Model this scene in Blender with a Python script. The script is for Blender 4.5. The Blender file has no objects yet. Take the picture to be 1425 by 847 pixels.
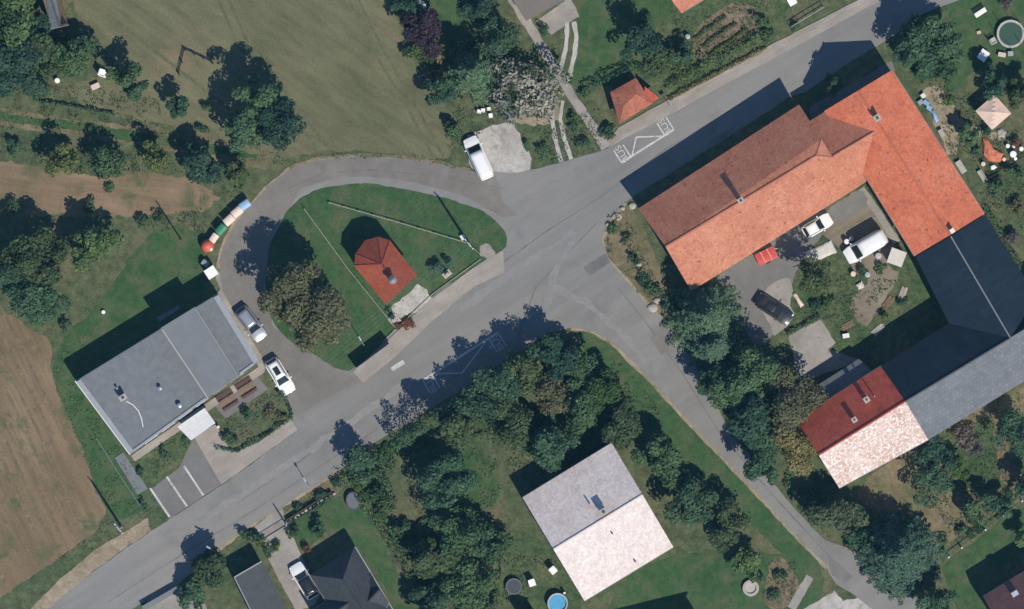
import bpy, bmesh, math, random
import numpy as np
from mathutils import Vector, Matrix, noise as mnoise
R = math.radians
random.seed(7)
SC = bpy.context.scene
COL = SC.collection

# ---------------------------------------------------------------- camera, sky, sun, exposure
S, CX, CY, CAMH = 12.5, 712.5, 423.5, 1000.0
cam = bpy.data.cameras.new('camera'); camo = bpy.data.objects.new('camera', cam); COL.objects.link(camo)
camo.location = (0, 0, CAMH); camo.rotation_euler = (0, 0, 0)
cam.sensor_width = 36; cam.sensor_fit = 'HORIZONTAL'; cam.lens = 36 * CAMH / (1425 / S)
cam.clip_start = 1; cam.clip_end = 6000
SC.camera = camo

SUN_EL, SUN_AZ = 52.0, 147.0           # azimuth clockwise from north (+Y)
w = bpy.data.worlds.new('World'); SC.world = w; w.use_nodes = True
nt = w.node_tree; nt.nodes.clear()
sky = nt.nodes.new('ShaderNodeTexSky'); sky.sky_type = 'NISHITA'; sky.sun_disc = False
sky.sun_elevation = R(SUN_EL); sky.sun_rotation = R(SUN_AZ)
sky.air_density = 1.0; sky.dust_density = 0.0; sky.ozone_density = 6.0; sky.altitude = 1500
bg = nt.nodes.new('ShaderNodeBackground'); bg.inputs['Strength'].default_value = 0.12
wo = nt.nodes.new('ShaderNodeOutputWorld')
nt.links.new(sky.outputs[0], bg.inputs['Color']); nt.links.new(bg.outputs[0], wo.inputs['Surface'])

sun = bpy.data.lights.new('sun', 'SUN'); sun.energy = 4.2; sun.angle = R(0.5); sun.color = (1.0, 0.93, 0.82)
suno = bpy.data.objects.new('sun', sun); COL.objects.link(suno)
sd = Vector((math.sin(R(SUN_AZ)) * math.cos(R(SUN_EL)), math.cos(R(SUN_AZ)) * math.cos(R(SUN_EL)), math.sin(R(SUN_EL))))
suno.rotation_euler = (-sd).to_track_quat('-Z', 'Y').to_euler(); suno.location = sd * 300

SC.view_settings.view_transform = 'Standard'; SC.view_settings.look = 'None'
SC.view_settings.exposure = 0.16; SC.view_settings.gamma = 1.0
SC.view_settings.use_curve_mapping = False
SC.cycles.filter_width = 1.5

# ---------------------------------------------------------------- helpers
def P(px, py, z=0.0):
    f = 1 - z / CAMH
    return Vector(((px - CX) / S * f, (CY - py) / S * f, z))

def tag(o, label=None, cat=None, group=None, kind=None):
    if label: o['label'] = label
    if cat: o['category'] = cat
    if group: o['group'] = group
    if kind: o['kind'] = kind
    return o

def thing(name, label, cat, loc=(0, 0, 0), rz=0.0, group=None):
    o = bpy.data.objects.new(name, None); COL.objects.link(o)
    o.empty_display_size = 0.3
    o.location = loc; o.rotation_euler = (0, 0, rz)
    return tag(o, label, cat, group)

class MB:
    def __init__(s): s.v = []; s.f = []; s.mi = []; s.uv = {}
    def add(s, vs, fs, mi=0):
        b = len(s.v); s.v += [tuple(v) for v in vs]
        for f in fs: s.f.append(tuple(b + i for i in f)); s.mi.append(mi)
    def box(s, c, d, rz=0.0, mi=0, top=(1, 1), rx=0.0, ry=0.0):
        M = Matrix.Rotation(rz, 3, 'Z') @ Matrix.Rotation(ry, 3, 'Y') @ Matrix.Rotation(rx, 3, 'X')
        vs = []
        for z, k in ((-1, (1, 1)), (1, top)):
            for x, y in ((-1, -1), (1, -1), (1, 1), (-1, 1)):
                vs.append(Vector(c) + M @ Vector((x * d[0] / 2 * k[0], y * d[1] / 2 * k[1], z * d[2] / 2)))
        s.add(vs, [(3, 2, 1, 0), (4, 5, 6, 7), (0, 1, 5, 4), (1, 2, 6, 5), (2, 3, 7, 6), (3, 0, 4, 7)], mi)
    def tube(s, p0, p1, r0, r1=None, n=8, mi=0, cap=True):
        p0, p1 = Vector(p0), Vector(p1); r1 = r0 if r1 is None else r1
        q = (p1 - p0).to_track_quat('Z', 'Y')
        vs = [p0 + q @ Vector((math.cos(2 * math.pi * i / n) * r0, math.sin(2 * math.pi * i / n) * r0, 0)) for i in range(n)]
        vs += [p1 + q @ Vector((math.cos(2 * math.pi * i / n) * r1, math.sin(2 * math.pi * i / n) * r1, 0)) for i in range(n)]
        fs = [(i, (i + 1) % n, n + (i + 1) % n, n + i) for i in range(n)]
        if cap: fs += [tuple(range(n - 1, -1, -1)), tuple(range(n, 2 * n))]
        s.add(vs, fs, mi)
    def lathe(s, prof, n=24, c=(0, 0, 0), sx=1, sy=1, mi=0):
        vs = []
        for r, z in prof:
            for i in range(n):
                a = 2 * math.pi * i / n
                vs.append((c[0] + r * sx * math.cos(a), c[1] + r * sy * math.sin(a), c[2] + z))
        fs = []
        for k in range(len(prof) - 1):
            for i in range(n):
                j = (i + 1) % n
                fs.append((k * n + i, k * n + j, (k + 1) * n + j, (k + 1) * n + i))
        fs.append(tuple(range(n - 1, -1, -1))); fs.append(tuple((len(prof) - 1) * n + i for i in range(n)))
        s.add(vs, fs, mi)
    def disc(s, r, z, n=28, sy=1.0, mi=0):
        s.add([(r * math.cos(2 * math.pi * i / n), r * sy * math.sin(2 * math.pi * i / n), z) for i in range(n)], [tuple(range(n))], mi)
    def prism(s, pts, z0, z1, mi=0):
        n = len(pts)
        a = sum(pts[i][0] * pts[(i + 1) % n][1] - pts[(i + 1) % n][0] * pts[i][1] for i in range(n))
        if a < 0: pts = pts[::-1]
        vs = [(p[0], p[1], z0) for p in pts] + [(p[0], p[1], z1) for p in pts]
        fs = [tuple(range(n - 1, -1, -1)), tuple(range(n, 2 * n))]
        fs += [(i, (i + 1) % n, n + (i + 1) % n, n + i) for i in range(n)]
        s.add(vs, fs, mi)
    def build(s, name, mats, parent=None, smooth=False, bevel=0.0, org=None, loc=None):
        me = bpy.data.meshes.new(name)
        vs = s.v if org is None else [tuple(Vector(v) - Vector(org)) for v in s.v]
        me.from_pydata(vs, [], s.f)
        mats = mats if isinstance(mats, (list, tuple)) else [mats]
        for m in mats: me.materials.append(m)
        me.polygons.foreach_set('material_index', s.mi)
        if smooth: me.polygons.foreach_set('use_smooth', [True] * len(me.polygons))
        me.update()
        o = bpy.data.objects.new(name, me); COL.objects.link(o)
        if parent: o.parent = parent
        if loc is not None: o.location = loc
        if bevel:
            b = o.modifiers.new('bevel', 'BEVEL'); b.width = bevel; b.segments = 2; b.limit_method = 'ANGLE'
        return o

def copy_tree(o, parent=None):
    c = o.copy(); COL.objects.link(c)
    if parent: c.parent = parent
    for ch in list(o.children): copy_tree(ch, c)
    return c

# ---------------------------------------------------------------- materials
class NT:
    def __init__(s, name, rough=0.9, spec=0.2):
        s.m = bpy.data.materials.new(name); s.m.use_nodes = True
        s.t = s.m.node_tree; s.n = s.t.nodes; s.b = s.n['Principled BSDF']
        s.b.inputs['Roughness'].default_value = rough
        s.b.inputs['Specular IOR Level'].default_value = spec
    def new(s, ty, **kw):
        n = s.n.new(ty)
        for k, v in kw.items(): setattr(n, k, v)
        return n
    def link(s, a, b): s.t.links.new(a, b)
    def co(s, kind='Object', rot=0.0, scale=(1, 1, 1)):
        c = s.new('ShaderNodeTexCoord').outputs[kind]
        if rot:
            m = s.new('ShaderNodeMapping'); m.inputs['Rotation'].default_value = (0, 0, rot); s.link(c, m.inputs[0]); c = m.outputs[0]
        if scale != (1, 1, 1):
            m = s.new('ShaderNodeMapping'); m.inputs['Scale'].default_value = scale; s.link(c, m.inputs[0]); c = m.outputs[0]
        return c
    def noise(s, co, scale, detail=4, rough=0.6, dist=0.0):
        n = s.new('ShaderNodeTexNoise'); n.inputs['Scale'].default_value = scale; n.inputs['Detail'].default_value = detail
        n.inputs['Roughness'].default_value = rough; n.inputs['Distortion'].default_value = dist
        s.link(co, n.inputs['Vector']); return n.outputs['Fac']
    def ramp(s, fac, stops, interp='LINEAR'):
        r = s.new('ShaderNodeValToRGB'); r.color_ramp.interpolation = interp
        el = r.color_ramp.elements
        while len(el) < len(stops): el.new(0.5)
        for e, (p, c) in zip(el, stops):
            e.position = p; e.color = (c, c, c, 1) if isinstance(c, (int, float)) else (*c, 1)
        s.link(fac, r.inputs[0]); return r.outputs['Color']
    def mix(s, fac, a, b, mode='MIX'):
        n = s.new('ShaderNodeMix'); n.data_type = 'RGBA'; n.blend_type = mode; n.clamp_result = False
        for sock, v in ((n.inputs[0], fac), (n.inputs[6], a), (n.inputs[7], b)):
            if isinstance(v, bpy.types.NodeSocket): s.link(v, sock)
            elif isinstance(v, (int, float)): sock.default_value = v if sock.type == 'VALUE' else (v, v, v, 1)
            else: sock.default_value = (*v, 1)
        return n.outputs[2]
    def bump(s, h, strength=0.4, dist=0.05):
        b = s.new('ShaderNodeBump'); b.inputs['Strength'].default_value = strength; b.inputs['Distance'].default_value = dist
        s.link(h, b.inputs['Height']); s.link(b.outputs[0], s.b.inputs['Normal'])
    def col(s, c):
        if isinstance(c, bpy.types.NodeSocket): s.link(c, s.b.inputs['Base Color'])
        else: s.b.inputs['Base Color'].default_value = (*c, 1)

def ground_mat(name, cols, s1=0.08, s2=0.9, s3=5.0, rot=0.0, an=(1, 1, 1), amp=0.5, bump=0.5, bd=0.06, rough=0.95, patch=None):
    t = NT(name, rough, 0.1)
    c0 = t.co(); ca = t.co(rot=rot, scale=an)
    k = len(cols)
    big = t.ramp(t.noise(c0, s1, 3, .6, .4), [(0.3 + 0.4 * i / (k - 1), c) for i, c in enumerate(cols)])
    mid = t.ramp(t.noise(ca, s2, 5, .65), [(.25, 1 - amp), (.75, 1 + amp)])
    fine = t.noise(c0, s3, 4, .7)
    fr = t.ramp(fine, [(.25, 1 - amp * .8), (.75, 1 + amp * .8)])
    c = t.mix(1, t.mix(1, big, mid, 'MULTIPLY'), fr, 'MULTIPLY')
    if patch:
        pc, lo, hi, sc = patch
        c = t.mix(t.ramp(t.noise(c0, sc, 5, .65, .3), [(lo, 0.0), (hi, 1.0)]), c, t.mix(1, pc, fr, 'MULTIPLY'))
    t.col(c); t.bump(fine, bump, bd)
    return t.m

def plain(name, c, rough=0.6, spec=0.4, var=0.12, scale=3.0, metal=0.0, bump=0.0, coat=0.0):
    t = NT(name, rough, spec)
    n = t.noise(t.co(), scale, 5, .65)
    t.col(t.mix(1, c, t.ramp(n, [(.25, 1 - var), (.75, 1 + var)]), 'MULTIPLY'))
    t.b.inputs['Metallic'].default_value = metal
    t.b.inputs['Coat Weight'].default_value = coat; t.b.inputs['Coat Roughness'].default_value = 0.08
    if bump: t.bump(n, bump, 0.02)
    return t.m

def leaf_mat(name, cols, trans=0.25, clump=None):
    t = NT(name, 0.85, 0.12)
    g = t.new('ShaderNodeNewGeometry')
    k = len(cols)
    c = t.ramp(g.outputs['Random Per Island'], [(i / (k - 1), cc) for i, cc in enumerate(cols)])
    oi = t.new('ShaderNodeObjectInfo')
    c = t.mix(1, c, t.ramp(oi.outputs['Random'], [(0, (.72, .8, .86)), (.5, (1, 1, 1)), (1, (1.5, 1.32, 1.05))]), 'MULTIPLY')
    cl = t.noise(t.co(), 0.8, 2, .5)
    if clump: c = t.mix(t.ramp(cl, [(clump[1], 0.0), (clump[2], 1.0)]), c, clump[0])
    else: c = t.mix(1, c, t.ramp(cl, [(.3, .75), (.7, 1.3)]), 'MULTIPLY')
    t.col(c)
    tr = t.new('ShaderNodeBsdfTranslucent'); t.link(c, tr.inputs['Color'])
    mx = t.new('ShaderNodeMixShader'); mx.inputs[0].default_value = trans
    t.link(t.b.outputs[0], mx.inputs[1]); t.link(tr.outputs[0], mx.inputs[2])
    t.link(mx.outputs[0], t.n['Material Output'].inputs['Surface'])
    return t.m

def tile_mat(name, base, dark, light, spot=None, bw=0.3, rh=0.36, mort=0.78, rough=0.85, spec=0.15, speck=None, bump=.3, sc=.35):
    t = NT(name, rough, spec)
    uv = t.co('UV')
    br = t.new('ShaderNodeTexBrick'); br.inputs['Scale'].default_value = 1.0
    br.inputs['Brick Width'].default_value = bw; br.inputs['Row Height'].default_value = rh
    br.inputs['Mortar Size'].default_value = 0.022; br.inputs['Mortar Smooth'].default_value = 0.6
    br.inputs['Color1'].default_value = (.88, .88, .88, 1); br.inputs['Color2'].default_value = (1.1, 1.1, 1.1, 1)
    br.inputs['Mortar'].default_value = (mort, mort, mort, 1)
    t.link(uv, br.inputs['Vector'])
    o = t.co()
    c = t.ramp(t.noise(o, sc, 5, .65, .3), [(.28, dark), (.5, base), (.72, light)])
    c = t.mix(1, c, t.ramp(t.noise(o, 6, 4, .7), [(.25, .8), (.75, 1.2)]), 'MULTIPLY')
    if speck:
        c = t.mix(t.ramp(t.noise(o, speck[1], 3, .7), [(speck[2], 0.0), (speck[3], 1.0)]), c, speck[0])
    if spot:
        c = t.mix(t.ramp(t.noise(o, .9, 6, .75, .5), [(.55, 0.0), (.78, .75)]), c, spot[0])
        c = t.mix(t.ramp(t.noise(o, 2.6, 2, .5), [(spot[1], 0.0), (spot[1] + .06, .9)]), c, spot[0])
    c = t.mix(1, c, br.outputs['Color'], 'MULTIPLY')
    t.col(c); t.bump(br.outputs['Color'], bump, 0.03)
    return t.m

M = {}
RD = R(-32.4)   # road direction
M['rough_grass'] = ground_mat('rough_grass', [(.055, .085, .04), (.085, .102, .052), (.12, .115, .062)], .12, 1.1, 5, amp=.5, patch=((.15, .125, .075), .56, .72, .25))
M['meadow'] = ground_mat('meadow', [(.1, .108, .056), (.13, .13, .072), (.155, .146, .084)], .07, .8, 4, rot=R(35), an=(.25, 1, 1), amp=.28, patch=((.2, .155, .1), .58, .75, .12))
M['stubble'] = ground_mat('stubble', [(.15, .115, .065), (.185, .135, .08), (.21, .155, .095)], .09, .9, 5, rot=R(63), an=(.12, 1, 1), amp=.3, patch=((.085, .1, .05), .52, .68, .35))
M['strip_field'] = ground_mat('strip_field', [(.15, .125, .07), (.2, .145, .09), (.25, .18, .12)], .1, .9, 5, rot=R(8), an=(.15, 1, 1), amp=.28, patch=((.08, .1, .045), .54, .7, .3))
M['lawn'] = ground_mat('lawn', [(.034, .08, .03), (.044, .092, .035), (.062, .1, .044)], .16, 1.3, 6, amp=.3, bump=.3, patch=((.1, .11, .058), .47, .72, .45))
M['wild'] = ground_mat('wild_grass', [(.045, .078, .034), (.072, .1, .045), (.11, .118, .06)], .2, 1.4, 5, amp=.55, bump=.8, bd=.1)
M['dry'] = ground_mat('dry_grass', [(.10, .105, .05), (.15, .13, .075), (.2, .16, .1)], .2, 1.4, 6, amp=.4)
M['soil'] = ground_mat('soil', [(.13, .10, .065), (.17, .13, .085), (.2, .155, .105)], .3, 2.2, 7, amp=.5, bump=.9, bd=.08, patch=((.07, .09, .04), .52, .62, 1.3))
M['yard'] = ground_mat('yard_earth', [(.15, .13, .09), (.2, .17, .125), (.24, .21, .16)], .2, 1.2, 7, rot=RD, an=(.3, 1, 1), amp=.25, patch=((.09, .105, .05), .58, .72, .5))
M['asphalt'] = ground_mat('asphalt', [(.187, .183, .172), (.21, .205, .193), (.23, .222, .207)], .09, .5, 14, rot=RD, an=(.1, 1.2, 1), amp=.13, bump=.25, bd=.01, patch=((.165, .162, .155), .55, .72, .16))
M['asphalt_old'] = ground_mat('asphalt_old', [(.145, .143, .137), (.165, .16, .152), (.185, .175, .16)], .15, .8, 12, amp=.12, bump=.25, bd=.01)
M['concrete'] = ground_mat('concrete', [(.23, .215, .195), (.28, .26, .235), (.33, .3, .265)], .25, 1.4, 10, amp=.14, bump=.3, bd=.01, patch=((.17, .155, .12), .6, .75, .8))
M['paving'] = ground_mat('paving', [(.25, .225, .192), (.29, .26, .225), (.34, .305, .262)], .3, 1.2, 8, rot=RD, an=(.2, 1, 1), amp=.18, bump=.3, bd=.01, patch=((.24, .2, .15), .6, .74, .7))
M['gravel'] = ground_mat('gravel', [(.32, .3, .27), (.4, .38, .345), (.46, .44, .41)], .3, 1.6, 9, amp=.22, bump=.7, bd=.03, patch=((.2, .185, .14), .56, .72, .7))
M['sand'] = ground_mat('sand_track', [(.22, .18, .12), (.28, .23, .16), (.33, .28, .2)], .3, 1.6, 9, amp=.25, patch=((.1, .11, .055), .56, .7, .9))
M['marking'] = ground_mat('road_paint', [(.42, .42, .4), (.5, .49, .475), (.57, .56, .54)], .5, 2, 14, amp=.15, bump=.1, bd=.005, patch=((.24, .238, .23), .54, .66, 3.0))

M['leaf_dark'] = leaf_mat('leaf_dark', [(.04, .09, .05), (.062, .125, .068), (.095, .158, .088)])
M['leaf_mid'] = leaf_mat('leaf_mid', [(.05, .102, .046), (.078, .138, .06), (.115, .17, .08)])
M['leaf_pale'] = leaf_mat('leaf_pale', [(.09, .12, .055), (.13, .155, .075), (.18, .195, .1)])
M['leaf_fresh'] = leaf_mat('leaf_fresh', [(.055, .085, .035), (.08, .115, .05), (.12, .15, .07)])
M['leaf_deep'] = leaf_mat('leaf_deep', [(.028, .062, .042), (.042, .09, .058), (.065, .115, .075)])
M['leaf_olive'] = leaf_mat('leaf_olive', [(.095, .11, .05), (.14, .142, .07), (.19, .175, .1)])
M['leaf_conifer'] = leaf_mat('leaf_conifer', [(.036, .08, .055), (.06, .117, .078), (.105, .16, .112)], .1)
M['leaf_purple'] = leaf_mat('leaf_purple', [(.035, .026, .038), (.055, .04, .052), (.085, .055, .06)])
M['leaf_silver'] = leaf_mat('leaf_silver', [(.185, .2, .185), (.25, .265, .245), (.32, .33, .31)], .2, ((.055, .085, .045), .48, .58))
M['leaf_bright'] = leaf_mat('leaf_bright', [(.045, .09, .028), (.07, .125, .038), (.1, .15, .05)])
M['leaf_lilac'] = leaf_mat('leaf_lilac', [(.08, .075, .075), (.13, .115, .11), (.19, .165, .15)])
M['leaf_red'] = leaf_mat('leaf_red', [(.12, .06, .04), (.2, .08, .06), (.1, .09, .045)])
M['leaf_cream'] = leaf_mat('leaf_cream', [(.25, .2, .12), (.38, .3, .2), (.12, .13, .06)])
M['bark'] = plain('bark', (.09, .07, .055), .95, .1, .35, 8, bump=.6)
M['tile'] = tile_mat('clay_tiles', (.47, .19, .115), (.40, .15, .09), (.53, .235, .15), ((.2, .07, .05), .66))
M['tile_e'] = tile_mat('clay_tiles_weathered', (.64, .185, .095), (.52, .15, .085), (.66, .225, .14), ((.25, .075, .05), .65))
M['tile_red'] = tile_mat('red_tiles', (.37, .095, .055), (.32, .08, .048), (.41, .115, .065), None)
M['tile_brown'] = tile_mat('brown_red_sheet', (.46, .10, .065), (.38, .08, .055), (.52, .13, .08), ((.15, .05, .04), .7))
M['tile_pale'] = tile_mat('pale_speckled_tiles', (.55, .38, .31), (.42, .26, .2), (.62, .5, .44), None, speck=((.72, .66, .62), 3.5, .48, .58), mort=.75)
M['tile_cream'] = tile_mat('cream_sheet_roof', (.66, .58, .54), (.6, .51, .47), (.7, .63, .59), ((.45, .37, .33), .72), mort=.85, bump=.15)
M['tile_slate'] = tile_mat('anthracite_roof', (.017, .028, .042), (.014, .025, .038), (.02, .032, .047), None, bw=.5, rh=2.2, mort=.8, rough=.7, spec=.1, bump=.3)
M['tile_grey'] = tile_mat('grey_corrugated', (.14, .15, .163), (.125, .135, .147), (.158, .168, .18), None, bw=.45, rh=.55, mort=.6, rough=.7, spec=.25)
M['tile_dark'] = tile_mat('dark_grey_tiles', (.062, .068, .075), (.052, .058, .064), (.075, .08, .086), None, mort=.65, rough=.7)
M['tile_maroon'] = tile_mat('maroon_tiles', (.17, .09, .085), (.15, .075, .07), (.19, .105, .1), None)
M['roof_orange'] = tile_mat('mossy_orange_tiles', (.4, .135, .085), (.28, .11, .075), (.46, .17, .11), ((.14, .1, .055), .6))
M['roof_taupe'] = plain('taupe_roof', (.17, .15, .13), .9, .1, .1, 2)
M['membrane'] = plain('grey_roof_membrane', (.16, .172, .178), .85, .12, .16, 1.3)
M['membrane2'] = plain('grey_roof_membrane_smooth', (.172, .184, .19), .85, .12, .09, .9)
M['parapet'] = plain('parapet_sheet', (.27, .29, .315), .55, .4, .1, 2)
M['roof_charcoal'] = plain('charcoal_felt', (.075, .08, .082), .9, .1, .15, 1.5)
M['plaster'] = plain('plaster', (.55, .5, .42), .9, .1, .1, 1.5)
M['plaster_w'] = plain('white_plaster', (.72, .7, .66), .9, .1, .08, 1.5)
M['brick'] = plain('brick', (.3, .16, .11), .9, .1, .25, 5)
M['white'] = plain('white_paint', (.8, .79, .77), .5, .3, .05, 4)
M['canopy'] = plain('grey_white_canopy', (.6, .6, .59), .7, .2, .1, 2)
M['cream'] = plain('cream_paint', (.66, .52, .44), .7, .2, .08, 4)
M['wood'] = plain('weathered_wood', (.2, .14, .09), .9, .1, .3, 6)
M['wood_red'] = plain('red_brown_wood', (.13, .055, .042), .8, .2, .25, 6)
M['wood_dark'] = plain('dark_wood', (.07, .055, .04), .9, .1, .3, 6)
M['metal'] = plain('galvanised_metal', (.42, .43, .45), .45, .5, .1, 5, metal=.5)
M['metal_grey'] = plain('zinc_gutter', (.2, .2, .2), .6, .4, .2, 5)
M['metal_dark'] = plain('dark_metal', (.06, .06, .065), .5, .4, .15, 5)
M['stone'] = plain('pale_stone', (.38, .345, .3), .9, .1, .2, 4, bump=.6)
M['rubber'] = plain('rubber', (.02, .02, .022), .8, .3, .1, 5)
M['glass'] = plain('dark_glass', (.02, .024, .028), .12, .5, .05, 2)
M['lamp_glass'] = plain('lamp_glass', (.75, .76, .78), .15, .5, .05, 4)
M['lamp_red'] = plain('red_lamp', (.4, .03, .03), .25, .5, .05, 4)
M['car_white'] = plain('white_car_paint', (.78, .78, .77), .35, .5, .03, 3, coat=.5)
M['car_silver'] = plain('silver_blue_car_paint', (.33, .37, .42), .32, .5, .05, 3, metal=.4, coat=.6)
M['car_black'] = plain('black_car_paint', (.014, .017, .022), .4, .3, .1, 3, coat=.6)
M['red_tarp'] = plain('red_tarpaulin', (.5, .07, .06), .6, .3, .15, 2, bump=.3)
M['orange_tarp'] = plain('orange_tarpaulin', (.52, .17, .09), .7, .3, .15, 2.5, bump=.5)
M['pale_tarp'] = plain('pale_tarpaulin', (.55, .52, .47), .7, .2, .12, 2, bump=.4)
M['blue_tarp'] = plain('blue_tarpaulin', (.24, .42, .66), .5, .3, .15, 3, bump=.4)
M['canvas'] = plain('beige_canvas', (.62, .47, .38), .8, .2, .12, 3, bump=.3)
M['bin_blue'] = plain('blue_plastic', (.26, .42, .62), .5, .4, .08, 4)
M['bin_cream'] = plain('cream_plastic', (.72, .57, .48), .55, .3, .08, 4)
M['bin_green'] = plain('green_plastic', (.03, .2, .09), .5, .4, .08, 4)
M['bin_orange'] = plain('orange_red_plastic', (.62, .12, .06), .5, .4, .1, 4)
M['bin_grey'] = plain('grey_plastic', (.2, .25, .24), .5, .4, .1, 4)
M['pool_water'] = plain('pool_water', (.10, .34, .55), .08, .5, .2, 2.5)
M['mat_dark'] = plain('trampoline_mat', (.06, .065, .08), .7, .3, .15, 5)
M['mat_grey'] = plain('trampoline_mat_grey', (.12, .13, .145), .7, .3, .2, 5)
M['mat_green'] = plain('trampoline_mat_green', (.035, .075, .05), .7, .3, .2, 5)
M['pad'] = plain('pale_pad', (.4, .385, .34), .7, .3, .2, 5)
M['skylight'] = plain('skylight_glass', (.3, .36, .42), .1, .5, .05, 3)
M['flower_red'] = M['leaf_red']

# ---------------------------------------------------------------- ground sheets
def chaikin(pts, n):
    for _ in range(n):
        out = []
        for i in range(len(pts)):
            a, b = Vector(pts[i]), Vector(pts[(i + 1) % len(pts)])
            out += [a.lerp(b, .25), a.lerp(b, .75)]
        pts = out
    return pts

def outline(px, smooth=0, jit=.12, step=.4, seed=0):
    pts = [P(*p).xy for p in px]
    if smooth: pts = chaikin(pts, smooth)
    out = []
    n = len(pts)
    for i in range(n):
        a, b = Vector(pts[i]), Vector(pts[(i + 1) % n])
        d = b - a; L = d.length
        if L < 1e-4: continue
        k = max(1, int(L / step)); nrm = Vector((-d.y, d.x)) / L
        for j in range(k):
            p = a + d * (j / k)
            if jit:
                o = mnoise.noise((p.x * .5 + seed * 7.3, p.y * .5, seed)) + .7 * mnoise.noise((p.x * 1.7, p.y * 1.7 + seed * 3.1, seed)) + .5 * mnoise.noise((p.x * 5, p.y * 5, seed + 9))
                p = p + nrm * o * jit
            out.append((p.x, p.y))
    return out

SEED = [0]; LVL = {}
def patch(name, px, lvl, mat, jit=.15, smooth=0, h=None, label=None):
    SEED[0] += 1
    LVL[lvl] = LVL.get(lvl, 0) + 1
    pts = outline(px, smooth, jit, .4 if jit else 5, SEED[0])
    mb = MB()
    if h: mb.prism(pts, 0.001, h)
    else:
        n = len(pts)
        a = sum(pts[i][0] * pts[(i + 1) % n][1] - pts[(i + 1) % n][0] * pts[i][1] for i in range(n))
        if a < 0: pts = pts[::-1]
        mb.add([(x, y, lvl * .008 + LVL[lvl] * .00016) for x, y in pts], [tuple(range(n))])
    o = mb.build(name, mat); o['kind'] = 'structure'
    if label: o['label'] = label
    return o

def strip(name, px, wd, lvl, mat, jit=.08):
    """band of width wd (px) along a pixel polyline"""
    L, Rr = [], []
    for i, p in enumerate(px):
        a = Vector(px[max(0, i - 1)]); b = Vector(px[min(len(px) - 1, i + 1)])
        d = (b - a).normalized(); nn = Vector((-d.y, d.x)) * wd / 2
        L.append(tuple(Vector(p) + nn)); Rr.append(tuple(Vector(p) - nn))
    return patch(name, L + Rr[::-1], lvl, mat, jit)

g = MB(); g.add([(-600, -600, 0), (600, -600, 0), (600, 600, 0), (-600, 600, 0)], [(0, 1, 2, 3)])
tag(g.build('ground', M['rough_grass']), kind='structure')

patch('meadow', [(88, -80), (500, -80), (540, -5), (556, 40), (580, 92), (598, 130), (618, 172), (634, 215), (600, 224), (530, 212), (470, 208), (425, 212), (395, 222), (330, 215), (240, 172), (165, 165), (100, 138), (90, 120), (170, 100), (150, 70), (110, 45)], 1, M['meadow'], .3, 1)
patch('stubble_field', [(-200, 430), (10, 432), (40, 455), (74, 474), (70, 520), (98, 590), (115, 622), (128, 672), (155, 722), (66, 788), (-10, 838), (-200, 960)], 1, M['stubble'], .3, 1)
patch('strip_field', [(-150, 214), (0, 222), (60, 232), (150, 250), (235, 236), (318, 272), (280, 292), (220, 300), (150, 300), (60, 300), (0, 296), (-150, 290)], 1, M['strip_field'], .45, 1)
patch('verge_grass', [(80, 475), (130, 430), (200, 330), (240, 310), (285, 330), (286, 385), (308, 402), (108, 532), (180, 640), (205, 690), (200, 712), (160, 724), (132, 680), (118, 620), (100, 588), (74, 525)], 1, M['lawn'], .3, 1)
patch('track', [(-100, 142), (0, 150), (150, 172), (240, 178), (330, 202), (395, 228), (360, 236), (300, 224), (200, 204), (90, 186), (0, 174), (-100, 166)], 1, M['dry'], .3, 1)
strip('track_grass', [(-100, 152), (0, 162), (120, 178), (200, 192), (300, 208), (360, 218)], 12, 2, M['lawn'], .3)

M['meadow_track'] = ground_mat('meadow_track', [(.10, .108, .06), (.12, .12, .068)], .1, 1.5, 5, amp=.3)
for a in ([(475, -20), (520, 70), (575, 165), (605, 222)], [(489, -20), (534, 70), (589, 165), (617, 218)], [(150, 20), (240, 90), (330, 160)], [(300, -10), (330, 60), (400, 150), (440, 205)], [(314, -10), (345, 60), (414, 150), (455, 204)]):
    strip('wheel_track', a, 4, 2, M['meadow_track'], .07)
M['row'] = ground_mat('stubble_row', [(.175, .13, .08), (.2, .15, .095)], .1, 1.8, 5, amp=.35, patch=((.13, .115, .065), .42, .58, .8))
for i in range(17):
    x = -170 + i * 17; a = [(x, 425), (x + 38, 500), (x + 92, 610), (x + 150, 740), (x + 180, 820)]
    a = [p for p in a if p[0] < 58 + max(0, (p[1] - 470)) * .30 - 4 and (p[1] < 700 or p[0] < 150 - (p[1] - 720) * 1.3)]
    if len(a) > 1: strip('stubble_row', a, 4.5, 2, M['row'], .09)
# chapel island and other lawns
patch('chapel_lawn', [(386, 318), (400, 290), (425, 270), (470, 256), (520, 255), (560, 262), (620, 275), (660, 288), (690, 305), (706, 326), (703, 348), (668, 366), (600, 412), (532, 476), (491, 517), (470, 514), (452, 502), (430, 488), (405, 476), (380, 452), (368, 410), (372, 350)], 1, M['lawn'], .12, 1)
patch('garden_lawn', [(598, -60), (655, -60), (655, 20), (640, 60), (618, 62), (608, 40)], 2, M['lawn'], .2, 1)
patch('garden_lawn', [(800, 10), (860, -20), (930, -20), (940, 25), (925, 60), (900, 95), (860, 115), (810, 128), (792, 108), (806, 80)], 2, M['lawn'], .2, 1)
patch('garden_lawn', [(1310, -20), (1500, -60), (1500, 110), (1420, 100), (1385, 90), (1350, 100), (1335, 130), (1310, 120), (1330, 60)], 2, M['lawn'], .3, 1)
patch('garden_lawn', [(400, 728), (440, 702), (500, 682), (545, 780), (590, 880), (560, 880), (530, 800), (495, 758), (470, 728), (430, 760), (405, 770)], 2, M['lawn'], .2, 1)
patch('garden_lawn', [(184, 634), (250, 598), (268, 626), (246, 648), (206, 678)], 3, M['wild'], .1)
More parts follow.
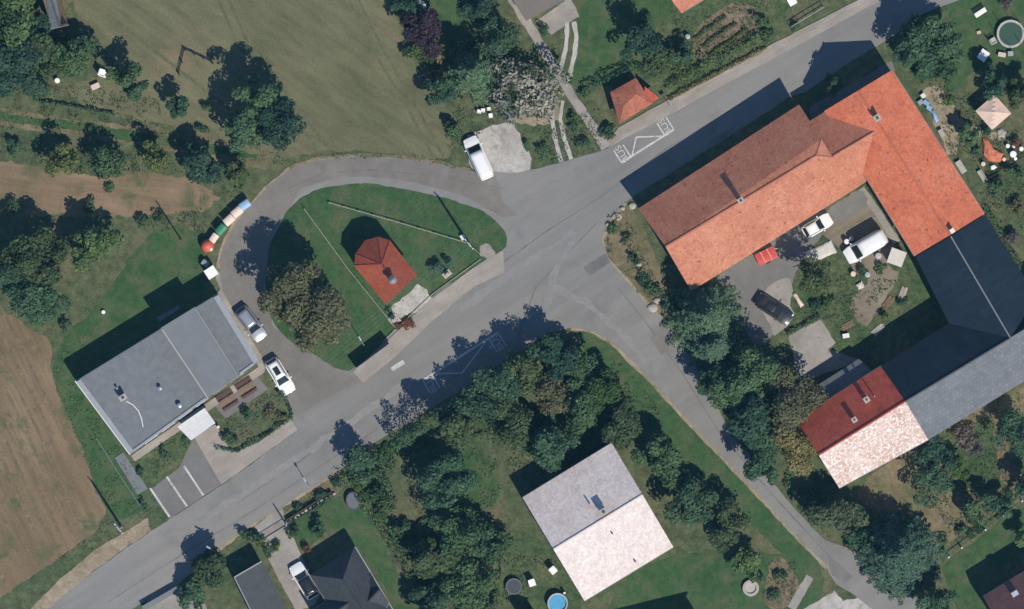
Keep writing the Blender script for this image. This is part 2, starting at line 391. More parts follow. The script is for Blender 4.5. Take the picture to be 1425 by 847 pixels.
patch('garden_lawn', [(1310, 790), (1345, 760), (1425, 705), (1500, 660), (1500, 730), (1425, 768), (1360, 812), (1385, 860), (1340, 870)], 2, M['lawn'], .15)
patch('garden_lawn', [(840, 860), (870, 800), (930, 770), (990, 770), (1060, 770), (1118, 770), (1150, 800), (1140, 850), (1010, 900)], 2, M['lawn'], .2, 1)
patch('garden_lawn', [(560, 628), (620, 600), (680, 640), (700, 700), (640, 720), (590, 690)], 2, M['lawn'], .3, 1)
patch('wild_grass', [(640, 770), (700, 730), (790, 765), (815, 840), (790, 900), (660, 900)], 2, M['wild'], .3, 1)
patch('verge_grass', [(798, 458), (828, 462), (856, 478), (900, 525), (950, 584), (1040, 670), (1104, 736), (1150, 790), (1120, 800), (1000, 690), (880, 600), (830, 520)], 2, M['lawn'], .2, 1)
patch('verge_grass', [(870, 282), (848, 310), (840, 335), (846, 356), (872, 386), (900, 418), (915, 436), (940, 440), (925, 390), (905, 340), (888, 300)], 2, M['dry'], .12, 1)
patch('verge_grass', [(430, 690), (395, 716), (402, 726), (470, 684), (520, 630), (510, 618), (470, 656)], 2, M['dry'], .15)
patch('wild_grass', [(925, 20), (1075, -40), (1110, 0), (1070, 64), (935, 140), (925, 128), (870, 110), (900, 70)], 2, M['wild'], .2)
patch('vegetable_bed', [(960, 45), (1005, 10), (1045, 5), (1070, 30), (1030, 62), (985, 85), (965, 80)], 3, M['soil'], .3, 1)
patch('wild_grass', [(1180, 680), (1290, 610), (1425, 530), (1500, 500), (1500, 650), (1425, 690), (1340, 745), (1290, 770), (1230, 720)], 2, M['dry'], .3, 1)
patch('wild_grass', [(1290, 600), (1350, 590), (1420, 560), (1440, 640), (1380, 690), (1340, 680), (1320, 640)], 3, M['wild'], .4, 1)
patch('soil_bed', [(1366, 560), (1385, 600), (1390, 650), (1405, 690), (1425, 690), (1410, 640), (1398, 600), (1390, 560)], 4, M['soil'], .5, 1)
patch('soil_bed', [(1072, 780), (1092, 776), (1108, 796), (1112, 820), (1096, 848), (1068, 850), (1064, 815)], 3, M['soil'], .3, 1)
patch('yard', [(962, 402), (1203, 254), (1275, 354), (1320, 450), (1226, 510), (1110, 580), (1050, 500), (1000, 430)], 1, M['wild'], .1)
patch('yard', [(962, 404), (1080, 330), (1150, 286), (1175, 300), (1120, 350), (1100, 395), (1098, 420), (1080, 455), (1060, 490), (1020, 440), (990, 415)], 2, M['asphalt_old'], .25, 1)
patch('yard', [(1060, 402), (1098, 384), (1104, 400), (1098, 420), (1108, 440), (1088, 458), (1075, 470), (1070, 445), (1050, 420)], 3, M['concrete'], .25, 1)
patch('yard', [(1128, 320), (1200, 262), (1225, 300), (1245, 335), (1232, 370), (1255, 380), (1230, 420), (1210, 452), (1195, 450), (1178, 420), (1215, 385), (1190, 385), (1170, 340)], 3, M['yard'], .4, 1)
patch('yard', [(1098, 465), (1142, 444), (1163, 477), (1152, 486), (1195, 500), (1124, 530), (1107, 512)], 4, M['concrete'], .15)
patch('yard', [(1283, 122), (1310, 118), (1330, 145), (1338, 165), (1370, 180), (1395, 188), (1380, 196), (1345, 180), (1325, 220), (1308, 190), (1290, 150)], 3, M['sand'], .5, 1)
patch('yard', [(1126, 150), (1145, 138), (1240, 85), (1246, 98), (1148, 156), (1128, 168)], 3, M['asphalt_old'], .1)
strip('yard_path', [(1198, 262), (1222, 296), (1248, 338)], 11, 5, M['concrete'], .12)
patch('yard', [(1150, 290), (1196, 262), (1210, 280), (1190, 300), (1165, 312)], 5, M['asphalt_old'], .3, 1)

# tracks, drives and paved pads
patch('gravel_pad', [(646, 192), (668, 180), (692, 172), (712, 168), (722, 186), (734, 205), (738, 226), (738, 242), (700, 250), (655, 240)], 3, M['gravel'], .3, 1)
patch('gravel_pad', [(700, 120), (740, 80), (765, 120), (790, 165), (745, 175), (712, 172), (695, 150)], 2, M['sand'], .5, 1)
strip('garden_path', [(690, -40), (735, 33), (770, 92), (800, 140), (826, 178), (843, 206)], 13, 4, M['concrete'], .12)
patch('concrete_pad', [(745, 30), (793, -5), (806, 22), (768, 48)], 3, M['concrete'], .12)
for a in ([(789, 30), (789, 50), (787, 70), (780, 95), (770, 120)], [(799, 30), (802, 52), (800, 74), (794, 98), (788, 118)],
          [(770, 145), (769, 170), (773, 195), (781, 225)], [(783, 140), (780, 165), (785, 190), (795, 222)]):
    strip('wheel_track', a, 5.5, 3, M['gravel'], .1)
patch('driveway', [(354, 732), (392, 706), (400, 728), (366, 752)], 4, M['concrete'], .05)
patch('driveway', [(366, 752), (400, 728), (412, 755), (425, 785), (446, 830), (438, 842), (412, 850), (396, 822), (372, 775)], 3, M['concrete'], .1)
patch('driveway', [(206, 834), (245, 812), (285, 840), (300, 880), (180, 880)], 3, M['concrete'], .15)
patch('forecourt', [(208, 682), (250, 650), (270, 606), (300, 590), (322, 630), (360, 616), (410, 602), (310, 672), (236, 722)], 3, M['asphalt_old'], .05)
patch('terrace', [(298, 563), (356, 521), (373, 541), (314, 583)], 8, M['asphalt_old'], .05)
patch('garden_path', [(1122, 799), (1132, 805), (1107, 850), (1096, 844)], 4, M['concrete'], .1)
patch('driveway', [(1125, 860), (1118, 848), (1161, 821), (1173, 837), (1200, 832), (1230, 850), (1240, 880), (1130, 880)], 3, M['gravel'], .2)

# roads
road = [(-260, 1010), (-60, 890), (60, 850), (127, 797), (205, 742), (236, 722), (310, 674), (410, 602), (405, 570), (384, 535), (367, 505), (350, 478), (308, 405), (300, 388), (302, 362), (308, 340), (322, 312), (344, 287), (372, 258), (402, 234), (440, 221), (490, 216), (560, 219), (620, 228), (660, 238), (720, 240), (780, 226), (845, 207), (862, 186), (935, 143), (1060, 84), (1212, -2), (1300, -60), (1420, -60), (1334, 0), (1286, 18), (1262, 36), (1240, 52), (1180, 88), (1120, 128), (1098, 136), (900, 262), (872, 280), (850, 306), (840, 333), (845, 357), (872, 387), (900, 420), (922, 442), (960, 480), (985, 540), (1010, 590), (1106, 708), (1125, 728), (1149, 752), (1190, 765), (1230, 800), (1290, 842), (1400, 940), (1330, 940), (1187, 826), (1163, 812), (1149, 788), (1106, 744), (1040, 674), (950, 580), (902, 528), (872, 500), (848, 474), (824, 461), (793, 456), (765, 463), (715, 495), (660, 532), (610, 562), (515, 619), (470, 656), (391, 706), (340, 736), (245, 812), (180, 850), (60, 930), (-200, 1100)]
patch('road', road, 5, M['asphalt'], .09)
# island back on top of the union outline: the green is its own sheet above the asphalt
for o in list(COL.objects):
    if o.name.startswith('chapel_lawn'): o.location.z = .05
M['asphalt_brown'] = ground_mat('brown_asphalt', [(.16, .15, .132), (.18, .168, .15), (.2, .185, .165)], .12, .7, 12, amp=.13, bump=.25, bd=.01, patch=((.15, .145, .13), .55, .7, .4))
patch('road_patch', [(306, 384), (307, 350), (322, 314), (346, 288), (374, 260), (404, 235), (440, 223), (490, 218), (560, 221), (640, 234), (690, 245), (700, 280), (720, 300), (700, 302), (640, 270), (560, 250), (480, 244), (420, 262), (380, 320), (366, 400), (380, 455), (440, 495), (472, 515), (500, 530), (470, 545), (412, 580), (370, 505), (350, 478), (310, 405)], 6, M['asphalt_brown'], .12)
patch('road_patch', [(1150, 772), (1166, 782), (1188, 802), (1176, 812), (1158, 800)], 6, M['asphalt_old'], .1)
M['seam'] = ground_mat('tar_seam', [(.13, .128, .125), (.16, .157, .15)], .3, 1, 9, amp=.2, bump=0)
M['worn'] = ground_mat('worn_asphalt', [(.21, .207, .2), (.235, .23, .218)], .2, 1.2, 12, amp=.14, bump=.2, bd=.01)
for a in ([(150, 838), (219, 793), (360, 706), (440, 652), (560, 574), (640, 520)], [(690, 372), (760, 322), (834, 275), (930, 205), (1040, 140)], [(640, 510), (720, 470), (745, 400), (830, 310)],
          [(330, 700), (420, 640), (520, 560)], [(860, 400), (900, 450), (950, 520), (1000, 600), (1080, 694), (1160, 780)], [(400, 262), (450, 240), (520, 236), (600, 244), (700, 262)]):
    strip('tar_seam', a, 1.1, 6, M['seam'], .05)
for a in ([(770, 400), (815, 420), (870, 470), (915, 520)], [(800, 330), (770, 380), (760, 430)], [(640, 432), (720, 372), (800, 322)], [(250, 745), (360, 672), (470, 600), (560, 536)]):
    strip('worn_track', a, 9, 6, M['worn'], .35)
strip('road_edge', [(795, 457), (824, 462), (850, 476), (876, 502), (905, 530), (952, 582), (1042, 676), (1106, 745), (1150, 790)], 4.5, 6, M['sand'], .12)
strip('road_edge', [(872, 282), (848, 308), (839, 334), (845, 358), (872, 388), (900, 421), (922, 442)], 3.5, 6, M['sand'], .1)
strip('road_edge', [(402, 233), (440, 220), (490, 215), (560, 218), (620, 227), (655, 236)], 3.5, 6, M['dry'], .15)
strip('road_edge', [(303, 384), (305, 358), (311, 338), (325, 310), (346, 286), (373, 258), (402, 233)], 4, 6, M['sand'], .15)
strip('road_edge', [(245, 812), (340, 737), (391, 707), (470, 657), (516, 619)], 3.5, 6, M['sand'], .15)
for a in ([(560, 596), (582, 582), (588, 591), (566, 605)], [(812, 372), (842, 352), (850, 364), (820, 384)], [(988, 196), (1020, 176), (1024, 184), (992, 204)], [(905, 470), (918, 462), (932, 486), (920, 494)]):
    patch('road_patch', a, 6, M['seam'] if a[0][0] == 812 else M['asphalt_brown'], .03)
# kerbed pavements
patch('pavement', [(491, 517), (532, 480), (600, 416), (668, 366), (700, 348), (702, 379), (660, 398), (600, 448), (548, 498), (506, 532)], 0, M['paving'], .04, h=.12)
patch('pavement', [(861, 177), (927, 140), (1000, 104), (1050, 74), (1197, -2), (1240, -28), (1250, -12), (1211, 8), (1060, 90), (1000, 122), (938, 156), (850, 203), (845, 196)], 0, M['paving'], .05, h=.1)
patch('pavement', [(270, 608), (300, 590), (322, 630), (360, 615), (404, 582), (414, 598), (308, 674)], 0, M['paving'], .04, h=.1)
patch('pavement', [(182, 634), (360, 510), (302, 408), (307, 402), (318, 420), (370, 505), (368, 518), (188, 642)], 0, M['paving'], .03, h=.09)
patch('pavement', [(160, 637), (171, 629), (206, 680), (191, 688)], 0, M['membrane'], .02, h=.08)
patch('verge_gravel', [(82, 806), (128, 768), (205, 720), (210, 738), (127, 796), (70, 845), (30, 860)], 6, M['sand'], .12)
patch('verge_gravel', [(206, 834), (240, 805), (252, 816), (216, 842)], 6, M['concrete'], .1)

# painted markings
def mark(px): patch('road_marking', px, 7, M['marking'], .0)
def line(a, b, wpx=1.9):
    a, b = Vector(a), Vector(b); d = (b - a).normalized(); n = Vector((-d.y, d.x)) * wpx / 2
    mark([tuple(a + n), tuple(b + n), tuple(b - n), tuple(a - n)])
for a, b in (((209, 679), (236, 719)), ((232, 663), (260, 704)), ((256, 648), (283, 689))): line(a, b, 2.6)
def text_mark(txt, px, py, ang, size):
    cu = bpy.data.curves.new('txt', 'FONT'); cu.body = txt; cu.size = size; cu.align_x = 'CENTER'; cu.align_y = 'CENTER'
    t = bpy.data.objects.new('txt', cu); COL.objects.link(t)
    bpy.context.view_layer.update()
    me = bpy.data.meshes.new_from_object(t.evaluated_get(bpy.context.evaluated_depsgraph_get()))
    bpy.data.objects.remove(t)
    o = bpy.data.objects.new('road_marking', me); COL.objects.link(o); me.materials.clear(); me.materials.append(M['marking'])
    o.location = P(px, py, .072); o.rotation_euler = (0, 0, ang); o.scale = (1.15, .9, 1); o['kind'] = 'structure'
RDA = R(32.4)
u = Vector((.845, -.535)); nU = Vector((-.535, -.845))     # along / across (towards NW) in pixels
def bus_bay(a, L, depth):
    a = Vector(a); b = a + u * L
    line(a, b, 2.8)
    bw = 15
    for s0 in (0, L - bw):
        p = a + u * s0
        line(p, p + nU * depth); line(p + u * bw, p + u * bw + nU * depth)
        c = p + u * bw / 2 + nU * depth * .5
        text_mark('BUS', c.x, c.y, RDA + math.pi / 2, 1.05)
    m = a + u * L * .5 + nU * depth * .85
    line(a + u * (bw + 2), a + u * (L * .42) + nU * depth * .95); line(a + u * (L * .42) + nU * depth * .95, b - u * (bw + 2))
bus_bay((865, 226), 86, 20)
a0 = Vector((588, 529)); 
nU = -nU
bus_bay((588, 529), 124, 22)
line((545, 514), (562, 503), 6)

# ---------------------------------------------------------------- vegetation
rng = np.random.default_rng(11)
def leaf_mesh(name, C, N, size, mat, asp=0.62):
    """one rhombic leaf clump per centre C with normal N"""
    n = len(C)
    N = N / (np.linalg.norm(N, axis=1, keepdims=True) + 1e-9)
    rv = rng.normal(size=(n, 3)); T = np.cross(N, rv); T /= (np.linalg.norm(T, axis=1, keepdims=True) + 1e-9)
    B = np.cross(N, T); s = (size * rng.uniform(.6, 1.35, n))[:, None]
    V = np.stack([C + T * s, C + B * s * asp + N * s * .12, C - T * s, C - B * s * asp - N * s * .1], 1).reshape(-1, 3)
    me = bpy.data.meshes.new(name)
    me.vertices.add(4 * n); me.vertices.foreach_set('co', V.astype(np.float32).ravel())
    me.loops.add(4 * n); me.loops.foreach_set('vertex_index', np.arange(4 * n, dtype=np.int32))
    me.polygons.add(n); me.polygons.foreach_set('loop_start', np.arange(0, 4 * n, 4, dtype=np.int32))
    me.materials.append(mat); me.update(calc_edges=True)
    return me

def unit(n):
    d = rng.normal(size=(n, 3)); return d / np.linalg.norm(d, axis=1, keepdims=True)

def broad_pts(Rr, h0, h1, dens):
    """points of a lobed broadleaf crown, radius Rr, from height h0 to h1"""
    hc, hz = (h0 + h1) / 2, (h1 - h0) / 2
    nl = int(np.clip(5 + Rr * 3.2, 6, 22))
    d = unit(nl); rad = rng.uniform(.35, .95, nl)[:, None]
    a = rng.uniform(0, 3.14); ex = rng.uniform(.82, 1.18)
    ell = np.array([[math.cos(a), -math.sin(a)], [math.sin(a), math.cos(a)]]); ell = ell @ np.diag([ex, 1 / ex]) @ ell.T
    L = d * rad * np.array([Rr, Rr, hz]); lr = np.clip(Rr * rng.uniform(.26, .44, nl), .3, 1.7)
    L = np.vstack([L, [[0, 0, hz * .1]]]); lr = np.append(lr, Rr * .5)
    Cs, Ns = [], []
    for c, r in zip(L, lr):
        m = int(dens * r * r * 12) + 12
        dd = unit(m); dd[:, 2] = np.where(dd[:, 2] < -.3, -dd[:, 2], dd[:, 2])
        q = rng.uniform(.62, 1.08, m)[:, None]
        Cs.append(c + dd * q * np.array([r, r, r * .85])); Ns.append(dd + rng.normal(size=(m, 3)) * .55 + np.array([0, 0, .35]))
    C = np.vstack(Cs); N = np.vstack(Ns)
    C[:, :2] = C[:, :2] @ ell
    C[:, 2] = np.maximum(C[:, 2] + hc, h0 * .85 + .1)
    return C, N

def conifer_pts(Rr, h0, h1, dens):
    Cs, Ns = [], []
    lv = int(9 + (h1 - h0) * 1.4)
    for i in range(lv):
        t = i / (lv - 1); z = h0 + (h1 - h0) * t; rr = Rr * (1 - t) ** .75 * rng.uniform(.88, 1.1) + .12
        nb = int(7 + 7 * (1 - t)); a0 = rng.uniform(0, 6.28)
        for b in range(nb):
            a = a0 + 6.283 * b / nb + rng.normal() * .12; bl = rr * rng.uniform(.75, 1.12)
            m = max(4, int(bl * dens * 2.2)); s = rng.uniform(.12, 1, m)
            wd = (.10 + .20 * bl * (1 - s)) * rng.normal(size=m)
            x = np.cos(a) * s * bl - np.sin(a) * wd; y = np.sin(a) * s * bl + np.cos(a) * wd
            zz = z - .28 * bl * s ** 1.4 + rng.normal(size=m) * .07
            Cs.append(np.stack([x, y, zz], 1)); Ns.append(np.stack([np.cos(a) * .3 + rng.normal(size=m) * .4, np.sin(a) * .3 + rng.normal(size=m) * .4, np.ones(m)], 1))
    return np.vstack(Cs), np.vstack(Ns)

KIND = {'d': 'leaf_dark', 'm': 'leaf_mid', 'o': 'leaf_olive', 'c': 'leaf_conifer', 'p': 'leaf_purple', 's': 'leaf_silver', 'b': 'leaf_bright', 'l': 'leaf_lilac', 'r': 'leaf_red', 'y': 'leaf_cream', 'w': 'leaf_pale'}

def trunk_mb(Rr, h, con=False):
    mb = MB(); r0 = .06 + h * .018
    top = h * (.9 if con else .5)
    p = Vector((0, 0, -.05)); segs = 5
    for i in range(segs):
        q = Vector((random.uniform(-.08, .08) * i * .5, random.uniform(-.08, .08) * i * .5, top * (i + 1) / segs))
        mb.tube(p, q, r0 * (1 - .13 * i), r0 * (1 - .13 * (i + 1)), 8, cap=(i in (0, segs - 1))); p = q
    if not con:
        for k in range(6):
            a = 2 * math.pi * k / 6 + random.uniform(-.4, .4); z = h * random.uniform(.25, .48)
            e = Vector((math.cos(a) * Rr * .6, math.sin(a) * Rr * .6, z + h * random.uniform(.15, .3)))
            mb.tube((0, 0, z), e, r0 * .45, r0 * .12, 6)
    return mb

TREES = 'garden and roadside trees'
def tree(px, py, r, h, k, label, group=None, dens=None):
    Rr = r / S * 1.1
    con = k == 'c'
    t = thing('conifer_tree' if con else 'tree', label, 'tree', P(px, py), 0, group)
    if group in (G1, G3, G4): Rr *= 1.14
    mk = KIND[k]
    if k in 'dm': mk = random.choice([mk, 'leaf_dark', 'leaf_mid', 'leaf_fresh', 'leaf_deep'] if k == 'd' else [mk, 'leaf_fresh'])
    h0 = h * (.12 if con else .22)
    dn = dens or (12 if con else 17)
    C, N = conifer_pts(Rr, h0, h, dn) if con else broad_pts(Rr * .92, h0, h, dn)
    if k == 's':
        keep = rng.uniform(size=len(C)) < .36; C, N = C[keep], N[keep]
    me = leaf_mesh('crown', C, N, rng.uniform(.16, .24) if not con else .18, M[mk], .62 if not con else .4)
    o = bpy.data.objects.new('crown', me); COL.objects.link(o); o.parent = t
    trunk_mb(Rr, h, con).build('trunk', M['bark'], t, smooth=True)
    return t

def shrub(px, py, r, h, k, label, group=None, name='shrub', cat='shrub', sy=1.0, ang=0.0):
    Rr = r / S
    C, N = broad_pts(Rr, .03, h, 17 if Rr < 1 else 13)
    if sy != 1.0: C[:, 1] *= sy; 
    me = leaf_mesh(name, C, N, .12 if Rr < .9 else .15, M[KIND[k]])
    o = bpy.data.objects.new(name, me); COL.objects.link(o); o.location = P(px, py); o.rotation_euler[2] = ang
    return tag(o, label, cat, group)

def hedge(pts, wd, h, k, label, name='hedge', cat='hedge', dens=60, org=None):
    """leafy band along a pixel polyline"""
    Cs, Ns = [], []
    o0 = P(*pts[0])
    for a, b in zip(pts[:-1], pts[1:]):
        A, B = P(*a) - o0, P(*b) - o0; d = B - A; L = d.length; d.normalize()
        n = int(L * dens); s = rng.uniform(0, L, n)
        hw = wd / S / 2
        lump = np.array([mnoise.noise((float(x) * .9, L, 1)) for x in s]) * .35 + .9
        th = rng.uniform(0, math.pi, n); q = rng.uniform(.75, 1.05, n)
        off = np.cos(th) * hw * q * lump; z = np.sin(th) ** .5 * h * q * lump
        C = np.stack([A.x + d.x * s - d.y * off, A.y + d.y * s + d.x * off, z + .03], 1)
        N = np.stack([-d.y * np.cos(th), d.x * np.cos(th), np.sin(th)], 1) + rng.normal(size=(n, 3)) * .5
        Cs.append(C); Ns.append(N)
    me = leaf_mesh(name, np.vstack(Cs), np.vstack(Ns), .12, M[KIND[k]])
    o = bpy.data.objects.new(name, me); COL.objects.link(o); o.location = o0
    return tag(o, label, cat)

# ---------------------------------------------------------------- buildings
def roof_mesh(name, verts, faces, mat, parent, org, thick=.16):
    """faces: vertex lists whose first edge runs along the eave; UVs in metres along / up the slope"""
    me = bpy.data.meshes.new(name)
    vs = [Vector(v) - Vector(org) for v in verts]
    me.from_pydata([tuple(v) for v in vs], [], faces); me.materials.append(mat)
    uv = me.uv_layers.new(name='UVMap')
    for pl, f in zip(me.polygons, faces):
        a, b = vs[f[0]], vs[f[1]]; e = (b - a).normalized(); sl = pl.normal.cross(e)
        for li, vi in zip(pl.loop_indices, pl.vertices):
            d = vs[vi] - a; uv.data[li].uv = (d.dot(e), d.dot(sl))
    me.update()
    o = bpy.data.objects.new(name, me); COL.objects.link(o); o.parent = parent
    # keep every face pointing up before thickening downwards
    bm = bmesh.new(); bm.from_mesh(me)
    for f in bm.faces:
        if f.normal.z < 0: f.normal_flip()
    bm.to_mesh(me); bm.free()
    s = o.modifiers.new('thick', 'SOLIDIFY'); s.thickness = thick; s.offset = -1; s.use_even_offset = False
    return o

def inset(corners, d):
    c = sum((Vector(p) for p in corners), Vector((0, 0))) / len(corners)
    out = []
    for i, p in enumerate(corners):
        p = Vector(p); a = (Vector(corners[i - 1]) - p).normalized(); b = (Vector(corners[(i + 1) % len(corners)]) - p).normalized()
        out.append(p + (a + b) * d)
    return out

def ridge_cap(pts, mat, parent, org, r=.11):
    mb = MB()
    for a, b in zip(pts[:-1], pts[1:]):
        a, b = Vector(a), Vector(b)
        mb.tube(a + Vector((0, 0, .02)), b + Vector((0, 0, .02)), r, r, 6)
    return mb.build('ridge_cap', mat, parent, org=org)

def gable_house(parent, px, zs, ridge, zr, roofmat, wallmat, hips=(False, False), over=.35, capmat=None, roofs=None, endfill=True):
    """px = eave corners a,b (side 1) c,d (side 2), a-d and b-c being the ends; ridge r1 (near a-d), r2 (near b-c)"""
    org = parent.location
    a, b = P(*px[0], zs[0]), P(*px[1], zs[0]); c, d = P(*px[2], zs[1]), P(*px[3], zs[1])
    r1, r2 = P(*ridge[0], zr), P(*ridge[1], zr)
    roofs = roofs or (roofmat, roofmat)
    if roofs[0] is roofs[1]:
        V = [a, b, c, d, r1, r2]; F = [(0, 1, 5, 4), (2, 3, 4, 5)]
        if hips[0]: F.append((3, 0, 4))
        if hips[1]: F.append((1, 2, 5))
        ro = roof_mesh('roof', V, F, roofmat, parent, org)
    else:
        ro = roof_mesh('roof', [a, b, r2, r1], [(0, 1, 2, 3)], roofs[0], parent, org)
        roof_mesh('roof', [c, d, r1, r2], [(0, 1, 2, 3)], roofs[1], parent, org)
    ridge_cap([r1, r2], capmat or roofmat, ro, org)
    for e0, e1 in ((a, b), (c, d)):
        gm = MB(); gm.tube(e0 - Vector((0, 0, .1)), e1 - Vector((0, 0, .1)), .075, .075, 6); gm.build('gutter', M['metal_grey'], ro, org=org)
    q = inset([a.xy, b.xy, c.xy, d.xy], over)
    tz = [zs[0] - .02, zs[0] - .02, zs[1] - .02, zs[1] - .02]
    mb = MB(); n = 4
    vs = [Vector((p.x, p.y, -.05)) for p in q] + [Vector((p.x, p.y, z)) for p, z in zip(q, tz)]
    m1 = r1.copy(); m2 = r2.copy()
    e1 = (q[0] + q[3]) / 2; e2 = (q[1] + q[2]) / 2
    fs = [(0, 1, 5, 4), (2, 3, 7, 6)]
    rd = (r2 - r1).xy.normalized()
    vs.append(Vector((*(r1.xy + rd * over), zr - .25))); vs.append(Vector((*(r2.xy - rd * over), zr - .25)))
    fs.append((3, 0, 4, 7) if hips[0] else (3, 0, 4, 8, 7)); fs.append((1, 2, 6, 5) if hips[1] else (1, 2, 6, 9, 5))
    mb.add(vs, fs); mb.build('wall', wallmat, parent, org=org)
    return ro, q

def chimney(px, py, zb, zt, parent, org, sx=.6, sy=.5, mat='brick', ang=RDA):
    mb = MB(); c = P(px, py, zt)
    mb.box((c.x, c.y, (zb + zt) / 2), (sx, sy, zt - zb), ang)
    o = mb.build('chimney', M[mat], parent, org=org)
    m2 = MB(); m2.box((c.x, c.y, zt + .05), (sx + .14, sy + .14, .1), ang); m2.box((c.x, c.y, zt + .14), (sx * .5, sy * .5, .1), ang, mi=1)
    m2.build('chimney_cap', [M['stone'], M['metal_dark']], o, org=org)
    return o

def openings(parent, p, q, zs, n, wd=1.0, ht=1.2, z=.9, name='window', t0=.1, t1=.9):
    """n windows along the wall from p to q (world xy), standing 2 cm proud"""
    p, q = Vector(p[:2]), Vector(q[:2]); d = (q - p).normalized(); ang = math.atan2(d.y, d.x)
    nn = Vector((d.y, -d.x)); org = parent.location
    for i in range(n):
        t = t0 + (t1 - t0) * (i + .5) / n; c = p.lerp(q, t) + nn * .02
        fr = MB(); fr.box((c.x, c.y, z + ht / 2), (wd + .16, .08, ht + .16), ang)
        f = fr.build(name, M['white'] if name == 'window' else M['wood_dark'], parent, org=org)
        g_ = MB(); c2 = c + nn * .045
        if name == 'window':
            for s in (-1, 1):
                e = c2 + d * s * wd * .25
                g_.box((e.x, e.y, z + ht / 2), (wd * .45, .02, ht * .9), ang)
            g_.build('pane', M['glass'], f, org=org)
        else:
            e = c2 + d * wd * .35; g_.box((e.x, e.y, z + ht * .5), (.12, .03, .04), ang); g_.build('handle', M['metal'], f, org=org)

# --- L-shaped farmhouse under orange tiles
fh = thing('farmhouse', 'long L-shaped farmhouse under orange clay tiles with a darker street side slope', 'house', P(1150, 260))
o_ = fh.location
V = [P(888, 290, 4.8), P(1112, 145, 4.8), P(1143, 193, 7.95), P(1136, 216, 8.4), P(926, 343, 8.4), P(1158.7, 218.5, 7.93), P(1188, 264, 4.3), P(962, 405, 4.3)]
r_ = roof_mesh('roof', V, [(0, 1, 2, 3, 4), (2, 5, 3), (6, 7, 4, 3, 5)], M['tile'], fh, o_)
ridge_cap([V[4], V[3]], M['tile'], r_, o_)
ridge_cap([V[2], V[3], V[5]], M['tile'], r_, o_, .08)
q = inset([v.xy for v in (V[0], V[1], V[6], V[7])], .35)
mb = MB()
vs = [Vector((*p, -.05)) for p in q] + [Vector((*q[0], 4.8)), Vector((*q[1], 4.8)), Vector((*q[2], 4.3)), Vector((*q[3], 4.3))]
rd = (V[3] - V[4]).xy.normalized()
vs += [Vector((*(V[4].xy + rd * .35), 8.15)), Vector((*(V[3].xy + rd * .9), 7.8))]
mb.add(vs, [(0, 1, 5, 4), (2, 3, 7, 6), (3, 0, 4, 8, 7), (1, 2, 6, 9, 5)]); mb.build('wall', M['plaster'], fh, org=o_)
openings(fh, q[0], q[1], 0, 8); openings(fh, q[2], q[3], 0, 5)
openings(fh, q[3], q[0], 0, 2)
chimney(1031, 279, 7.6, 10.2, r_, o_, .55, .5)
# lower linking section
V = [P(1127, 168, 4.95), P(1148, 155, 4.95), P(1230, 175, 7.8), P(1156, 218.5, 7.8), P(1205, 253, 4.45), P(1183, 267, 4.45)]
r_ = roof_mesh('roof', V, [(0, 1, 2, 3), (4, 5, 3, 2)], M['tile'], fh, o_)
ridge_cap([V[3], V[2]], M['tile'], r_, o_, .09)
mb = MB(); q = inset([V[0].xy, V[1].xy, V[4].xy, V[5].xy], .3)
mb.add([Vector((*p, -.05)) for p in q] + [Vector((*p, z)) for p, z in zip(q, (4.9, 4.9, 4.4, 4.4))], [(0, 1, 5, 4), (2, 3, 7, 6), (3, 0, 4, 7), (1, 2, 6, 5)])
mb.build('wall', M['plaster'], fh, org=o_)
# east wing
r_, q = gable_house(fh, [(1241.6, 97), (1370, 297), (1272.5, 356), (1147.5, 154)], (5.3, 5.3), [(1194.5, 125.5), (1322, 327)], 8.5, M['tile_e'], M['plaster'])
chimney(1221, 164, 7.6, 9.6, r_, o_, .6, .6)
openings(fh, q[3], q[0], 0, 3); openings(fh, q[0], q[1], 0, 6)
mb = MB(); c = P(1325, 321, 8.6); mb.box((c.x, c.y, 8.7), (.5, .5, .9), RDA); mb.build('chimney', M['plaster_w'], r_, org=o_)

# --- dark roofed barn behind it (continues the east wing, then turns west)
bn = thing('barn', 'L-shaped barn with anthracite roof and one lighter grey corrugated slope', 'barn', P(1370, 460))
o_ = bn.location
zr = 8.1
V = [P(1370.5, 298, 5.1), P(1456, 433, 5.1), P(1406, 470, zr), P(1323, 328.5, zr), P(1274, 357, 5.0), P(1320.6, 449.5, 4.4),
     P(1225.5, 509, 4.4), P(1260, 558, zr), P(1292, 612, 4.4), P(1480, 497, 4.4), P(1510, 405, zr), P(1495, 420, zr)]
r_ = roof_mesh('roof', V, [(1, 0, 3, 2), (4, 5, 2, 3), (5, 6, 7, 2)], M['tile_slate'], bn, o_)
mb = MB(); mb.tube(V[3] + Vector((0, 0, .03)), V[2] + Vector((0, 0, .03)), .08, .08, 6); mb.build('ridge_cap', M['metal_grey'], r_, org=o_)
r2_ = roof_mesh('roof', [V[8], V[9], P(1540, 388, zr), V[7], V[2]], [(0, 1, 2, 4, 3)], M['tile_grey'], bn, o_)
mb = MB(); mb.tube(V[7] + Vector((0, 0, .03)), V[2] + Vector((0, 0, .03)), .09, .09, 6); mb.build('ridge_cap', M['metal_dark'], r2_, org=o_)
foot = [(1367, 300), (1476, 470), (1476, 496), (1294, 607), (1229, 511), (1325, 450), (1278, 359)]
mb = MB(); mb.prism([P(*p).xy for p in foot], -.05, 4.3); mb.build('wall', M['plaster'], bn, org=o_)
mb = MB()
for p0, p1 in ((P(1228, 511), P(1325, 450)), (P(1325, 450), P(1277, 357))):
    d = (p1 - p0).xy.normalized(); ang = math.atan2(d.y, d.x); nn = Vector((d.y, -d.x))
    c = p0.xy.lerp(p1.xy, .5) - nn * .05
